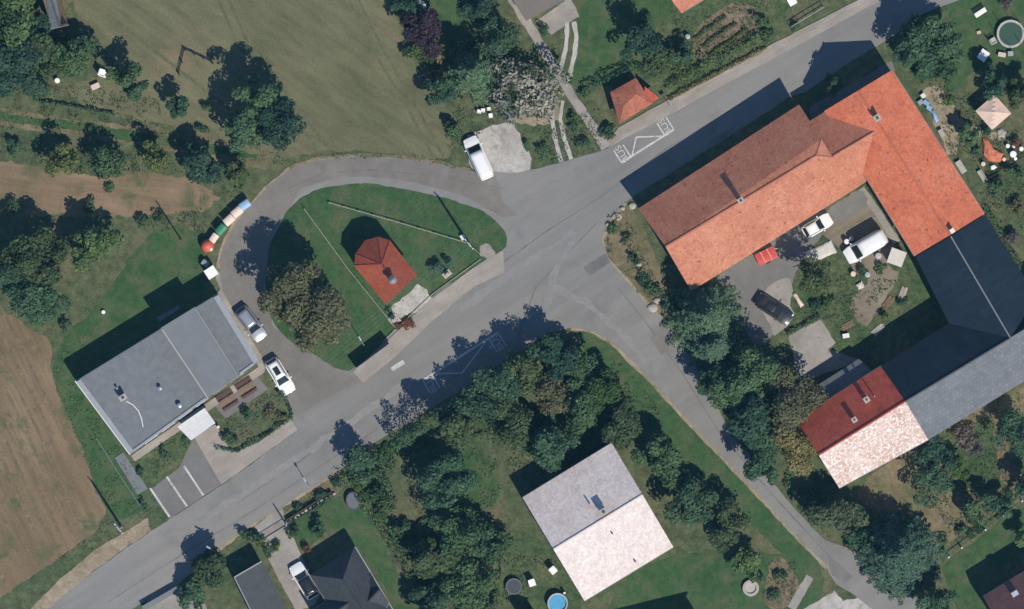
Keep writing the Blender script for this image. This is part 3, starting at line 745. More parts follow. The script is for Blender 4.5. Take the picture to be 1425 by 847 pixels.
mb.box((c.x, c.y, 1.6), (3, .2, 3.2), ang); mb.build('gate', M['wood_dark'], bn, org=o_)

# --- red and pale end of the barn row
rb = thing('outbuilding', 'low outbuilding with rusty red slope on one side and pale speckled slope on the other', 'outbuilding', P(1200, 595))
r_, q = gable_house(rb, [(1228, 507.5), (1108, 584), (1168, 679), (1294, 610.5)], (4.3, 4.3), [(1261.5, 557), (1139, 633)], 7.8, M['tile_brown'], M['plaster'], roofs=(M['tile_brown'], M['tile_pale']), capmat=M['tile_brown'])
chimney(1206, 556, 5.8, 8.0, r_, rb.location, .5, .5, 'plaster_w')
mb = MB(); c = P(1217, 551, 7.2); mb.tube((c.x, c.y, 6), (c.x, c.y, 7.8), .07); mb.build('flue', M['metal'], r_, org=rb.location)
openings(rb, q[2], q[3], 0, 4)
chimney(1189, 584, 6.0, 7.6, r_, rb.location, .45, .45, 'brick')

ls = thing('lean_to_shed', 'narrow lean-to shed with grey roof along the red outbuilding', 'shed', P(1175, 530))
o_ = ls.location
V = [P(1195, 499, 2.3), P(1112, 552, 2.3), P(1130, 576, 3.4), P(1218, 520, 3.4)]
roof_mesh('roof', V, [(0, 1, 2, 3)], M['tile_grey'], ls, o_, .08)
mb = MB(); qq = inset([v.xy for v in V], .2); mb.add([Vector((*p, -.02)) for p in qq] + [Vector((*p, z)) for p, z in zip(qq, (2.25, 2.25, 3.3, 3.3))], [(0, 1, 5, 4), (1, 2, 6, 5), (2, 3, 7, 6), (3, 0, 4, 7)])
mb.build('wall', M['wood'], ls, org=o_)

# --- flat-roofed grey building (three roof sections, the middle one raised)
lb = thing('flat_roofed_building', 'single-storey building with flat grey membrane roof and small roof vents', 'building', P(235, 520))
o_ = lb.location
A, B, C_, D = Vector((106, 530)), Vector((303, 409)), Vector((360, 503)), Vector((182, 632))
def along(t, s):   # t along NW->SE edge direction, s along the long side
    return (A.lerp(B, s)).lerp(D.lerp(C_, s), t)
mb = MB(); mb.prism([P(*p).xy for p in (A, B, C_, D)], -.05, 3.45); mb.build('wall', M['plaster_w'], lb, org=o_)
def flat(s0, s1, z, mat, t0=0.0, t1=1.0, zb=3.45):
    m = MB(); m.prism([P(*along(t, s), z).xy for t, s in ((t0, s0), (t0, s1), (t1, s1), (t1, s0))], zb, z); return m.build('roof', mat, lb, org=o_)
ra = flat(0, .6, 3.7, M['membrane']); rm = flat(.602, .845, 5.2, M['membrane2'], -.012, 1.0); rc = flat(.847, 1, 3.9, M['membrane'])
def cap(parent, t0, s0, t1, s1, z, wdt=.42, mat='parapet'):
    a, b = P(*along(t0, s0), z), P(*along(t1, s1), z); m = MB(); d = b - a
    m.box(((a.x + b.x) / 2, (a.y + b.y) / 2, z + .06), (d.length, wdt, .12), math.atan2(d.y, d.x)); m.build('parapet', M[mat], parent, org=o_)
cap(ra, 0.01, .012, .99, .012, 3.71, .55); cap(rc, .01, .985, .99, .985, 3.91, .62)
cap(ra, .985, .03, .985, .59, 3.71, .28); cap(rc, .985, .86, .985, .97, 3.91, .28)
cap(rm, .01, .606, .99, .606, 5.2, .1); cap(rm, .01, .842, .99, .842, 5.2, .08)
chimney(171, 553, 3.7, 4.9, ra, o_, .7, .5, 'plaster_w')
for (px, py, z, rr) in ((223, 540, 3.7, .16), (250, 564, 3.7, .2), (163, 540, 3.7, .1), (274, 470, 5.2, .1)):
    if z > 5: continue
    m = MB(); c = P(px, py, z); m.tube((c.x, c.y, z), (c.x, c.y, z + .55), rr * .7, rr * .7, 10); m.lathe([(rr * 1.5, .55), (rr * 1.3, .65), (.02, .75)], 12, (c.x, c.y, z)); m.build('vent', M['metal'], ra, org=o_)
m = MB(); pts = [(176, 558), (185, 563), (193, 572), (197, 583), (199, 594)]
for a, b in zip(pts[:-1], pts[1:]): m.tube(P(*a, 3.75), P(*b, 3.75), .05, .05, 6)
m.build('cable', M['white'], ra, org=o_)
m = MB(); m.prism([P(*p).xy for p in ((248, 593), (286, 567), (301, 588), (267, 612))], 2.75, 2.95)
for p in ((267, 609), (298, 588)):
    c = P(*p); m.tube((c.x, c.y, 0), (c.x, c.y, 2.75), .06)
m.build('entrance_canopy', M['canopy'], lb, org=o_)
m = MB(); m.prism([P(*p, 3).xy for p in ((218, 442), (248, 424), (251, 429), (222, 447))], 2.9, 3.02); m.build('rear_canopy', M['membrane'], lb, org=o_)
openings(lb, P(*D), P(*C_), 0, 6, 1.6, 1.4, 1.0); openings(lb, P(*C_), P(*B), 0, 3, 1.6, 1.2, 1.2)
openings(lb, P(*D.lerp(C_, .5)), P(*D.lerp(C_, .7)), 0, 1, 1.6, 2.2, .1, 'door')

# --- chapel
ch = thing('chapel', 'small red-tiled chapel with rounded apse and tiny ridge turret on green lawn', 'chapel', P(540, 378))
o_ = ch.location
ze, zr = 3.7, 6.3
a1, b1 = (537, 424), (580.5, 383)
d0 = Vector((-.615, -.79))
V = [P(*a1, ze), P(492.5, 369, ze), P(494.5, 353, ze), P(508, 334, ze), P(526, 329, ze), P(542.5, 334, ze), P(*b1, ze), P(558.7, 403.5, zr), P(531, 367.5, zr)]
r_ = roof_mesh('roof', V, [(0, 1, 8, 7), (5, 6, 7, 8), (1, 2, 8), (2, 3, 8), (3, 4, 8), (4, 5, 8)], M['tile_red'], ch, o_)
ridge_cap([V[7], V[8]], M['tile_red'], r_, o_, .09)
for i in (1, 2, 3, 4, 5): ridge_cap([V[i], V[8]], M['tile_brown'], r_, o_, .055)
cc = Vector((533, 376)); foot = [Vector(p).lerp(cc, .09) for p in (a1, (491, 369), (494, 354), (507, 334.5), (525, 329.5), (541.5, 335), b1)]
m = MB(); pts = [P(*p).xy for p in foot]; m.prism(pts, -.05, ze - .02)
g0, g1 = pts[0], pts[-1]; gm = (g0 + g1) / 2
m.add([(g0.x, g0.y, ze - .02), (g1.x, g1.y, ze - .02), (gm.x, gm.y, zr - .3)], [(0, 1, 2)]); m.build('wall', M['plaster_w'], ch, org=o_)
openings(ch, pts[0], pts[-1], 0, 1, 1.3, 2.2, .05, 'door'); openings(ch, pts[1], pts[0], 0, 2, .7, 1.4, 1.4)
c = P(546, 389, zr); m = MB(); m.box((c.x, c.y, 6.55), (.62, .62, 1.5), R(-52)); tu = m.build('bell_turret', M['plaster'], ch, org=o_)
m = MB(); m.lathe([(.52, 7.3), (.42, 7.5), (.3, 7.75), (.1, 8.0), (.04, 8.2)], 8, (c.x, c.y, 0)); m.build('turret_roof', M['metal'], tu, org=o_)
m = MB(); m.box((c.x, c.y, 8.5), (.06, .06, .7)); m.box((c.x, c.y, 8.6), (.34, .05, .05), R(38)); m.build('cross', M['metal_dark'], tu, org=o_)

# --- small houses cut by the frame and sheds
dh = thing('house', 'house with dark grey hipped roof and shaded cross gable beside the beige driveway', 'house', P(500, 850))
gable_house(dh, [(493, 760), (580, 905), (520, 945), (431, 800)], (3.0, 3.0), [(477, 806), (550, 920)], 5.9, M['tile_dark'], M['plaster_w'], hips=(True, False), capmat=M['tile_dark'])
gable_house(dh, [(495, 812), (432, 850), (452, 884), (515, 846)], (3.0, 3.0), [(499, 830), (442, 867)], 5.1, M['tile_dark'], M['plaster_w'], capmat=M['tile_dark'], over=.3)
gable_house(dh, [(505, 829), (517, 800), (541, 838), (529, 868)], (3.5, 3.5), [(500, 850), (528, 820)], 4.9, M['tile_dark'], M['plaster_w'], capmat=M['tile_dark'], over=.2)
m = MB(); m.tube(P(494.5, 761, 2.95), P(581, 905, 2.95), .07, .07, 6); m.build('gutter', M['metal'], dh, org=dh.location)
gh = thing('garage', 'flat grey garage roof left of the beige driveway', 'garage', P(362, 840))
m = MB(); m.prism([P(*p, 2.9).xy for p in ((326, 803), (364, 781), (412, 872), (372, 895))], 2.75, 2.95); m.build('roof', M['roof_charcoal'], gh, org=gh.location)
m = MB(); m.prism([P(*p).xy for p in ((329, 804), (363, 785), (408, 871), (374, 890))], -.05, 2.75); m.build('wall', M['plaster'], gh, org=gh.location)
m = MB(); m.tube(P(326, 803, 3.0), P(364, 781, 3.0), .08, .08, 6); m.tube(P(326, 803, 3.0), P(372, 895, 3.0), .06, .06, 6); m.build('parapet', M['metal'], gh, org=gh.location)

ph = thing('house', 'house with broad pale cream roof below the grove', 'house', P(840, 762))
r_, q = gable_house(ph, [(727, 692), (851, 616), (937, 761), (813.5, 836)], (3.6, 3.6), [(770, 764), (894, 688)], 6.6, M['tile_cream'], M['plaster'], capmat=M['tile_cream'])
for (px_, py_, z_, h_) in ((884, 781, 4.1, .45), (852, 742, 5.6, .6), (820, 700, 5.9, .5)):
    m = MB(); c = P(px_, py_, z_); m.tube((c.x, c.y, z_ - .3), (c.x, c.y, z_ + h_), .09, .09, 10); m.build('vent_pipe', M['metal_dark'], r_, org=ph.location)
chimney(840, 712, 5.6, 7.4, r_, ph.location, .7, .6)
sh = thing('house', 'house just past the lower edge whose stepped shadow lies on the lawn', 'house', P(930, 900))
gable_house(sh, [(868, 890), (982, 862), (1010, 960), (900, 990)], (4.6, 4.6), [(900, 945), (990, 915)], 8.2, M['tile_maroon'], M['plaster'])
mh = thing('house', 'house with maroon tiled roof and a small skylight at the right edge', 'house', P(1420, 850))
r_, q = gable_house(mh, [(1368, 830), (1470, 768), (1520, 850), (1418, 912)], (4.2, 4.2), [(1392, 872), (1496, 808)], 7.0, M['tile_maroon'], M['plaster'])
c = P(1413, 827, 5.5); m = MB(); m.box((c.x, c.y, 5.62), (.75, 1.1, .12), RDA, rx=R(38)); m.build('skylight', M['skylight'], r_, org=mh.location)
th = thing('house', 'flat taupe-roofed house at the top edge above the concrete path', 'house', P(750, -10))
m = MB(); m.prism([P(*p, 3.2).xy for p in ((700, -22), (732, 29), (800, -8), (770, -60))], 3.0, 3.25); m.build('roof', M['roof_taupe'], th, org=th.location)
m = MB(); m.prism([P(*p).xy for p in ((704, -21), (733, 25), (796, -8), (768, -55))], -.05, 3.0); m.build('wall', M['plaster'], th, org=th.location)
oh = thing('house', 'orange-tiled house at the top edge above the vegetable garden', 'house', P(965, -30))
gable_house(oh, [(905, -44), (975, -84), (1014, -22), (948, 18)], (3.4, 3.4), [(926, -12), (994, -52)], 5.8, M['tile'], M['plaster'])
tl = thing('barn', 'grey boarded barn roof at the top left edge among the trees', 'barn', P(65, -5))
gable_house(tl, [(48, -30), (72, -42), (96, 34), (70, 40)], (4.4, 4.4), [(60, -36), (84, 37)], 4.9, M['tile_grey'], M['wood'], over=.2)
gs = thing('shed', 'small shed just past the lower edge left of the round pool', 'shed', P(725, 870))
gable_house(gs, [(716, 850), (746, 850), (756, 890), (726, 890)], (2.2, 2.2), [(731, 850), (741, 890)], 2.9, M['tile_dark'], M['wood'], over=.15)

bs = thing('bus_shelter', 'small bus shelter with mossy orange tiled roof beside the marked bus bay', 'bus shelter', P(883, 140))
o_ = bs.location
V = [P(850, 127, 2.6), P(885, 107, 2.6), P(904, 138, 2.6), P(862, 172, 2.6), P(866, 145, 3.4), P(882, 135, 3.4)]
r_ = roof_mesh('roof', [P(849, 128, 2.5), P(885, 108, 2.5), P(908, 144, 2.5), P(862, 172, 2.5), P(868, 147, 3.3), P(885, 131, 3.3)], [(0, 1, 5, 4), (2, 3, 4, 5), (3, 0, 4), (1, 2, 5)], M['roof_orange'], bs, o_, .1)
m = MB(); qq = inset([P(*p).xy for p in ((849, 128), (885, 108), (908, 144), (862, 172))], .3)
for i in (3, 0, 1):
    a, b = qq[i], qq[(i + 1) % 4]; d = b - a; m.box(((a.x + b.x) / 2, (a.y + b.y) / 2, 1.22), (d.length, .14, 2.5), math.atan2(d.y, d.x))
m.build('wall', M['wood'], bs, org=o_)
m = MB(); c = (qq[3] + qq[2]) / 2 - (qq[3] - qq[0]).normalized() * 1.2; m.box((c.x, c.y, .45), (2.6, .4, .06), RDA); m.box((c.x, c.y, .2), (2.2, .1, .42), RDA); m.build('bench', M['wood_red'], bs, org=o_)
V2 = [P(906, 142, 2.3), P(896, 122, 2.3), P(914, 136, 2.1), P(918, 141, 2.1)]
roof_mesh('roof', [P(897, 120, 2.4), P(917, 136, 2.1), P(908, 143, 2.1), P(898, 138, 2.4)], [(0, 1, 2, 3)], M['tile_brown'], bs, o_, .06)

ws = thing('bus_shelter', 'long concrete-topped bus shelter at the pavement beside the chapel green', 'bus shelter', P(524, 503))
c0 = P(498, 517); c1 = P(545, 482); d = (c1 - c0).xy; ang = math.atan2(d.y, d.x); L = d.length; mid = (c0 + c1) / 2
ws.location = mid; ws.rotation_euler = (0, 0, ang)
m = MB(); m.box((0, -.25, 2.3), (L, 1.35, .14)); m.build('roof', M['paving'], ws, bevel=.02)
m = MB(); m.box((0, .3, 1.12), (L - .2, .12, 2.22)); m.build('back_wall', M['wood'], ws)
for s in (-1, 1):
    m = MB(); m.box((s * (L / 2 - .16), -.18, 1.12), (.1, .82, 2.22)); m.build('side_wall', M['wood'], ws)
m = MB(); m.box((0, -.05, .45), (L - 1.2, .4, .06))
for s in (-1, 0, 1): m.box((s * (L / 2 - 1), -.05, .21), (.08, .34, .42))
m.build('bench', M['wood_red'], ws)

# ---------------------------------------------------------------- vehicles
def wheel(parent, x, y, r=.31):
    m = MB(); m.tube((x, y - .1, r), (x, y + .1, r), r, r, 18); t_ = m.build('wheel', M['rubber'], parent, bevel=.02)
    s = 1 if y > 0 else -1
    m = MB(); m.tube((x, y + s * .095, r), (x, y + s * .115, r), r * .62, r * .55, 12); m.build('rim', M['metal'], t_)

def car(label, px, py, heading, L, W, H, kind, paint, roofmat=None, cat='car', name='parked_car', extras=None, group=None):
    """heading = pixel direction of the bonnet; local +x forward"""
    ang = math.atan2(-heading[1], heading[0])
    t = thing(name, label, cat, P(px, py), ang, group)
    belt, hood = H * .62, H * .55
    hx, w = L / 2, W / 2
    if kind == 'van': xr0, xr1, xf1, xf0, hood = -hx + .06, -hx + .16, hx - 1.75, hx - .95, H * .5; belt = H * .55
    elif kind == 'estate': xr0, xr1, xf1, xf0 = -hx + .1, -hx + .45, hx - 2.0, hx - 1.2
    elif kind == 'saloon': xr0, xr1, xf1, xf0 = -hx + .62, -hx + 1.15, hx - 2.1, hx - 1.3
    else: xr0, xr1, xf1, xf0 = -hx + .1, -hx + .5, hx - 1.8, hx - 1.05
    st = []
    N = 15
    for i in range(N):
        x = -hx + L * i / (N - 1); k = abs(x) / hx
        ww = w * (1 - .22 * max(0, k - .72) ** 1.2 / .28 ** 1.2 * .9)
        if x > xf0: top = hood - (hood - H * .40) * ((x - xf0) / (hx - xf0)) ** 2.2
        elif x < xr0: top = belt - (belt - H * .5) * ((xr0 - x) / (xr0 + hx + 1e-6)) ** 2
        else: top = belt + (hood - belt) * max(0, (x - xf0 + .6) / .6)
        st.append((x, ww, top))
    m = MB(); ring = []
    for x, ww, top in st:
        lo = .22 if abs(x) < hx * .93 else .32
        ring.append([(x, -ww * .9, lo), (x, -ww, lo + .16), (x, -ww, top * .74), (x, -ww * .93, top - .05), (x, -ww * .6, top + .012), (x, 0, top + .03), (x, ww * .6, top + .012), (x, ww * .93, top - .05), (x, ww, top * .74), (x, ww, lo + .16), (x, ww * .9, lo)])
    vs = [v for r_ in ring for v in r_]; k = 11
    fs = [(i * k + j, (i + 1) * k + j, (i + 1) * k + j + 1, i * k + j + 1) for i in range(N - 1) for j in range(k - 1)]
    fs += [((i + 1) * k, i * k, i * k + k - 1, (i + 1) * k + k - 1) for i in range(N - 1)]
    fs += [tuple(range(k)), tuple(range((N - 1) * k + k - 1, (N - 1) * k - 1, -1))]
    m.add(vs, fs); body = m.build('body', M[paint], t, smooth=True)
    b = body.modifiers.new('e', 'EDGE_SPLIT'); b.split_angle = R(42)
    # greenhouse in body colour with glass standing 6 mm proud
    zb, zt = belt - .04, H - .03; wb, wt = w * .9, w * .70 if kind != 'van' else w * .8
    lo = [(xr0, -wb * .96), (xf0, -wb * .94), (xf0, wb * .94), (xr0, wb * .96)]; hi = [(xr1, -wt), (xf1, -wt * .97), (xf1, wt * .97), (xr1, wt)]
    zf = hood + .005
    V = [Vector((lo[0][0], lo[0][1], zb)), Vector((lo[1][0], lo[1][1], zf - .04)), Vector((lo[2][0], lo[2][1], zf - .04)), Vector((lo[3][0], lo[3][1], zb))] + [Vector((x, y, zt)) for x, y in hi]
    m = MB(); m.add(V, [(0, 1, 5, 4), (2, 3, 7, 6)]); m.add(V, [(1, 2, 6, 5), (3, 0, 4, 7)]); m.build('cabin_frame', M[paint], t)
    m = MB(); n = 7; rv = []
    for i in range(n):
        f = i / (n - 1); x = xr1 + (xf1 - xr1) * f; cr = .05 * math.sin(math.pi * f)
        for yk in (-1, -.5, 0, .5, 1): rv.append((x, yk * wt * 1.0, zt + .004 + cr * (1 - yk * yk) + .02 * (1 - yk * yk)))
    m.add(rv, [(i * 5 + j, (i + 1) * 5 + j, (i + 1) * 5 + j + 1, i * 5 + j + 1) for i in range(n - 1) for j in range(4)])
    ro = m.build('roof', M[roofmat or paint], t, smooth=True)
    sm = ro.modifiers.new('s', 'SOLIDIFY'); sm.thickness = .03; sm.offset = -1
    def quad(nm, idx, k0, k1, v0, v1, off=.008):
        a, b_, c_, d_ = [V[i] for i in idx]
        def pt(s, r): return (a.lerp(b_, s)).lerp(d_.lerp(c_, s), r)
        nn = (b_ - a).cross(d_ - a).normalized() * off
        mm = MB(); mm.add([pt(k0, v0) + nn, pt(k1, v0) + nn, pt(k1, v1) + nn, pt(k0, v1) + nn], [(0, 1, 2, 3)]); return mm.build(nm, M['glass'], t)
    quad('windscreen', (1, 2, 6, 5), .05, .95, .06, .96)
    if kind != 'van' or extras == 'rearglass': quad('rear_window', (3, 0, 4, 7), .08, .92, .1, .92)
    for idx in ((0, 1, 5, 4), (2, 3, 7, 6)):
        if kind == 'van': quad('side_window', idx, .72 if idx[0] == 0 else .06, .94 if idx[0] == 0 else .28, .15, .9)
        else: quad('side_window', idx, .07, .93, .12, .9)
    for x in (-hx + L * .19, hx - L * .19):
        for s in (-1, 1): wheel(t, x, s * (w - .1), .30 if kind != 'van' else .34)
    for s in (-1, 1):
        m = MB(); m.box((hx - .16, s * w * .66, H * .40), (.2, .32, .13), s * R(-16), top=(.8, .9)); m.build('headlight', M['lamp_glass'], t, bevel=.02)
        m = MB(); m.box((-hx + .07, s * w * .76, H * .46), (.1, .2, .2)); m.build('tail_light', M['lamp_red'], t, bevel=.01)
        m = MB(); m.box((xf0 - .25, s * (w + .07), belt + .05), (.13, .2, .13)); m.build('wing_mirror', M[paint], t, bevel=.03)
    if extras == 'rails':
        for s in (-1, 1):
            m = MB(); m.tube((xr1 + .2, s * wt * .88, zt + .07), (xf1 - .2, s * wt * .88, zt + .07), .025); m.build('roof_rail', M['metal_dark'], t)
        m = MB(); m.box(((xr1 + xf1) / 2 + .1, 0, zt + .085), (.95, wt * 1.0, .02)); m.build('sunroof', M['glass'], t)
    return t

car('silver-blue hatchback parked along the grey flat-roofed building', 349, 450, (.6, .8), 4.3, 1.75, 1.48, 'hatch', 'car_silver')
car('white estate car with dark sunroof parked by the terrace corner', 390, 523, (.52, .85), 4.35, 1.78, 1.5, 'estate', 'car_white', extras='rails')
car('white van parked at the edge of the pale gravel pad', 666, 220, (-.42, -.91), 5.0, 1.85, 1.95, 'van', 'car_white', cat='van', name='parked_van')
car('white car with black roof parked on the beige driveway', 424, 808, (-.52, -.85), 4.3, 1.8, 1.5, 'hatch', 'car_white', 'car_black')
car('small white hatchback parked against the eaves of the farmhouse', 1137, 314, (.87, -.5), 3.5, 1.6, 1.45, 'hatch', 'car_white')
car('large white panel van standing in the middle of the courtyard', 1204, 343, (-.86, .5), 5.0, 2.0, 2.3, 'van', 'car_white', cat='van', name='parked_van')
car('black saloon car parked in the courtyard beside the conifer shade', 1077, 430, (.84, .55), 4.5, 1.75, 1.42, 'saloon', 'car_black')

tr = thing('trailer', 'trailer under a red tarpaulin tucked below the farmhouse eaves', 'trailer', P(1066, 356), math.atan2(13, 26))
m = MB()
for i in range(8):
    pass
V = []; nx, ny = 8, 6
for i in range(nx + 1):
    for j in range(ny + 1):
        x = -1.15 + 2.3 * i / nx; y = -.7 + 1.4 * j / ny
        V.append((x, y, 1.0 + .1 * math.sin(math.pi * j / ny) + random.uniform(-.02, .02)))
F = [(i * (ny + 1) + j, (i + 1) * (ny + 1) + j, (i + 1) * (ny + 1) + j + 1, i * (ny + 1) + j + 1) for i in range(nx) for j in range(ny)]
m.add(V, F); m.box((0, 0, .72), (2.28, 1.38, .5)); m.build('tarpaulin', M['red_tarp'], tr)
m = MB()
for x in (-.4, .4): m.box((x, 0, 1.125), (.05, 1.36, .02), rz=.05)
m.build('strap', M['cream'], tr)
for s in (-1, 1):
    m = MB(); m.tube((-.1, s * .76 - .07, .27), (-.1, s * .76 + .07, .27), .27, .27, 14); m.build('wheel', M['rubber'], tr)
m = MB(); m.tube((1.1, .3, .4), (2.0, 0, .38), .04); m.tube((1.1, -.3, .4), (2.0, 0, .38), .04); m.build('drawbar', M['metal'], tr)

# ---------------------------------------------------------------- street furniture, poles, fences
def post(label, px, py, h, r=.05, name='pole', cat='pole', mat='metal', group=None):
    t = thing(name, label, cat, P(px, py), 0, group)
    m = MB(); m.tube((0, 0, 0), (0, 0, h), r, r * .75, 8); m.build('shaft', M[mat], t); return t
def utility_pole(label, px, py, h, ang):
    t = thing('utility_pole', label, 'utility pole', P(px, py), ang)
    m = MB(); m.tube((0, 0, 0), (0, 0, h), .17, .11, 10); m.build('shaft', M['stone'], t)
    m = MB(); m.box((0, 0, h - .25), (.12, 1.5, .1)); m.box((0, 0, h - .9), (.1, 1.1, .09)); m.build('crossarm', M['metal'], t)
    for y in (-.65, -.22, .22, .65):
        m = MB(); m.lathe([(.05, 0), (.07, .06), (.05, .1), (.07, .15), (.03, .2)], 10, (0, y, h - .2)); m.build('insulator', M['lamp_glass'], t)
    return t
pa = math.atan2(-395, -483)
utility_pole('concrete utility pole with pale crossarms at the corner of the chapel lawn', 653, 340, 8.3, R(220))
utility_pole('concrete utility pole standing on the verge beside the stubble field', 169, 733, 7.9, R(220))
A_, B_ = P(653, 340, 8.2), P(169, 733, 7.8); A2 = P(1005, 62, 8.2)
for k in (-.65, -.22, .22, .65):
    for (a, b) in ((A_, B_),):
        d = (b - a).xy.normalized(); n_ = Vector((-d.y, d.x, 0)); m = MB(); prev = None; N = 24
        for i in range(N + 1):
            f = i / N; p = a.lerp(b, f) + n_ * k; p.z -= 4 * f * (1 - f) * .7
            if prev is not None: m.tube(prev, p, .007, .007, 4, cap=False)
            prev = p
        tag(m.build('overhead_wire', M['bin_grey']), 'thin overhead wire strung between the two concrete utility poles', 'wire', 'overhead wires')
def sign(label, px, py, h, ang, kind='bus'):
    t = post(label, px, py, h, .04, 'sign_post', 'sign')
    m = MB(); m.box((0, 0, h - .3), (.5, .03, .55), ang); m.build('sign_plate', M['bin_blue'] if kind == 'bus' else M['white'], t); return t
sign('bus stop sign post at the pavement beside the orange-roofed shelter', 932, 147, 2.6, RDA)
def lamp(label, px, py, h, ang):
    t = post(label, px, py, h, .06, 'street_lamp', 'street lamp')
    m = MB(); e = (math.cos(ang) * .9, math.sin(ang) * .9, h + .12); m.tube((0, 0, h - .05), e, .035); m.build('arm', M['metal'], t)
    m = MB(); m.box(e, (.5, .2, .1), ang); m.build('lamp_head', M['metal'], t, bevel=.03); return t
lamp('thin street lamp at the road edge beside the garage', 301, 766, 3.2, R(150))
lamp('thin street lamp casting a faint line on the road near the round hedge', 430, 676, 2.4, R(120))
post('short dark gate post at the driveway mouth', 392, 719, 2.3, .09, 'gate_post', 'post', 'wood_dark')
lamp('thin lamp on the lawn between the linden and the concrete shelter', 507, 480, 3.2, R(120))
post('tall thin dark pole standing in the grass behind the recycling containers', 252, 333, 6.6, .09, mat='wood_dark')

def fence(label, pts, h, step, postm, railm, name='fence', r=.045, rails=2, mesh=False):
    o0 = P(*pts[0]); t = thing(name, label, 'fence', o0)
    W = [P(*p) - o0 for p in pts]
    mr = MB()
    for a, b in zip(W[:-1], W[1:]):
        n = max(1, round((b - a).length / step))
        for i in range(n + (1 if b is W[-1] else 0)):
            p = a.lerp(b, i / n); m = MB(); m.box((p.x, p.y, h / 2), (2 * r, 2 * r, h), math.atan2((b - a).y, (b - a).x)); m.build('fence_post', M[postm], t)
        for k in range(rails):
            z = h * (.92 - k * .55 / max(1, rails - 1 or 1)); d = b - a
            mr.box(((a.x + b.x) / 2, (a.y + b.y) / 2, z), (d.length, .055, .08), math.atan2(d.y, d.x))
    mr.build('rail', M[railm], t); return t
fence('long pale rail fence across the chapel lawn above the chapel', [(458, 282), (560, 311), (650, 338), (668, 353)], .55, 1.75, 'parapet', 'stone', rails=1, r=.06)
fence('pale rail fence running past the left side of the chapel', [(424, 291), (483, 372), (550, 455)], .9, 1.9, 'stone', 'stone', rails=1)
fence('low stone-coloured kerb fence between chapel yard and pavement', [(533, 475), (602, 409), (668, 361)], .28, 2.4, 'stone', 'stone', rails=1, r=.05)
fence('dark wire fence with thin posts right of the dark roofed house', [(495, 690), (540, 760), (592, 850)], 1.2, 2.2, 'metal_dark', 'metal_dark', rails=2, r=.03)
fence('pale wire fence beside the field corner and the grey path', [(135, 610), (172, 668), (196, 704)], .9, 2.2, 'bin_grey', 'bin_grey', rails=1, r=.035)
fence('garden fence with white posts between dry grass and lawn at lower right', [(1320, 775), (1338, 762), (1371, 737), (1422, 697)], .9, 2.6, 'white', 'wood', rails=1, r=.07)
fence('iron garden fence along the upper road pavement', [(1100, 38), (1146, 10)], 1.2, 1.2, 'metal', 'metal', rails=2, r=.03)
fence('dark plank fence behind the round trampoline yard', [(1376, 247), (1400, 236), (1428, 219)], 1.0, 1.5, 'wood_dark', 'wood_dark', rails=3)
fence('old timber enclosure of low rails on the meadow edge', [(250, 104), (258, 70), (296, 88)], .9, 1.3, 'wood_dark', 'wood', rails=3, r=.07)
gt = thing('gate', 'dark iron gate across the beige driveway', 'gate', P(381, 741), math.atan2(21, 34))
m = MB()
for i in range(17): m.box((-1.55 + i * .194, 0, .6), (.03, .03, 1.1))
for z in (.12, 1.1): m.box((0, 0, z), (3.2, .05, .06))
m.build('bars', M['metal_dark'], gt)
for s in (-1, 1):
    m = MB(); m.box((s * 1.68, 0, .65), (.16, .16, 1.3)); m.build('gate_post', M['stone'], gt)
gw = thing('garden_wall', 'low dark-topped wall with pale stones along the front garden', 'wall', P(432, 707))
m = MB()
for i in range(13):
    p = Vector((399, 727)).lerp(Vector((465, 687)), i / 12); c = P(*p) - gw.location
    m.box((c.x + random.uniform(-.05, .05), c.y, .22), (random.uniform(.35, .55), random.uniform(.28, .42), random.uniform(.3, .5)), RDA + random.uniform(-.2, .2), top=(.8, .8))
m.build('stones', M['stone'], gw, bevel=.04)
m = MB(); a, b = P(398, 724) - gw.location, P(462, 684) - gw.location; d = b - a
m.box(((a.x + b.x) / 2, (a.y + b.y) / 2, .35), (d.length, .14, .7), math.atan2(d.y, d.x)); m.build('panel', M['wood_dark'], gw)
dwl = thing('garden_wall', 'low grey wall at the lower left drive beside the leafy tree', 'wall', P(225, 826))
m = MB(); a, b = P(200, 846) - dwl.location, P(252, 816) - dwl.location; d = b - a
m.box(((a.x + b.x) / 2, (a.y + b.y) / 2, .45), (d.length, .5, .9), math.atan2(d.y, d.x)); m.build('wall', M['membrane'], dwl); 
m = MB(); m.box(((a.x + b.x) / 2, (a.y + b.y) / 2, .93), (d.length + .06, .58, .06), math.atan2(d.y, d.x)); m.build('coping', M['membrane2'], dwl)

# ---------------------------------------------------------------- recycling containers
def container(label, px, py, ang, mat, s=1.0, lidm=None):
    t = thing('recycling_container', label, 'recycling container', P(px, py), ang, 'recycling containers along the loop road')
    t.scale = (s * .86, s * .92, s)
    m = MB(); m.box((0, 0, .68), (1.14, .84, .88), top=(1.14, 1.16)); m.build('body', M[mat], t, bevel=.04)
    m = MB(); n = 10; pr = []
    for i in range(n + 1):
        a = math.pi * i / n; pr.append((math.cos(a) * .52, 1.12 + math.sin(a) * .24))
    vs = [(-.68, y, z) for y, z in pr] + [(.68, y, z) for y, z in pr]
    m.add(vs, [(i, i + 1, n + 2 + i, n + 1 + i) for i in range(n)] + [tuple(range(n + 1)), tuple(range(2 * n + 1, n, -1)), (0, n + 1, 2 * n + 1, n)]); m.build('lid', M[lidm or mat], t)
    for x in (-.45, .45):
        for y in (-.3, .3):
            m = MB(); m.tube((x, y - .03, .1), (x, y + .03, .1), .1, .1, 10); m.build('wheel', M['rubber'], t)
    for x in (-.72, .72):
        m = MB(); m.tube((x, -.25, 1.0), (x, .25, 1.0), .025); m.build('handle', M['metal'], t)
    return t
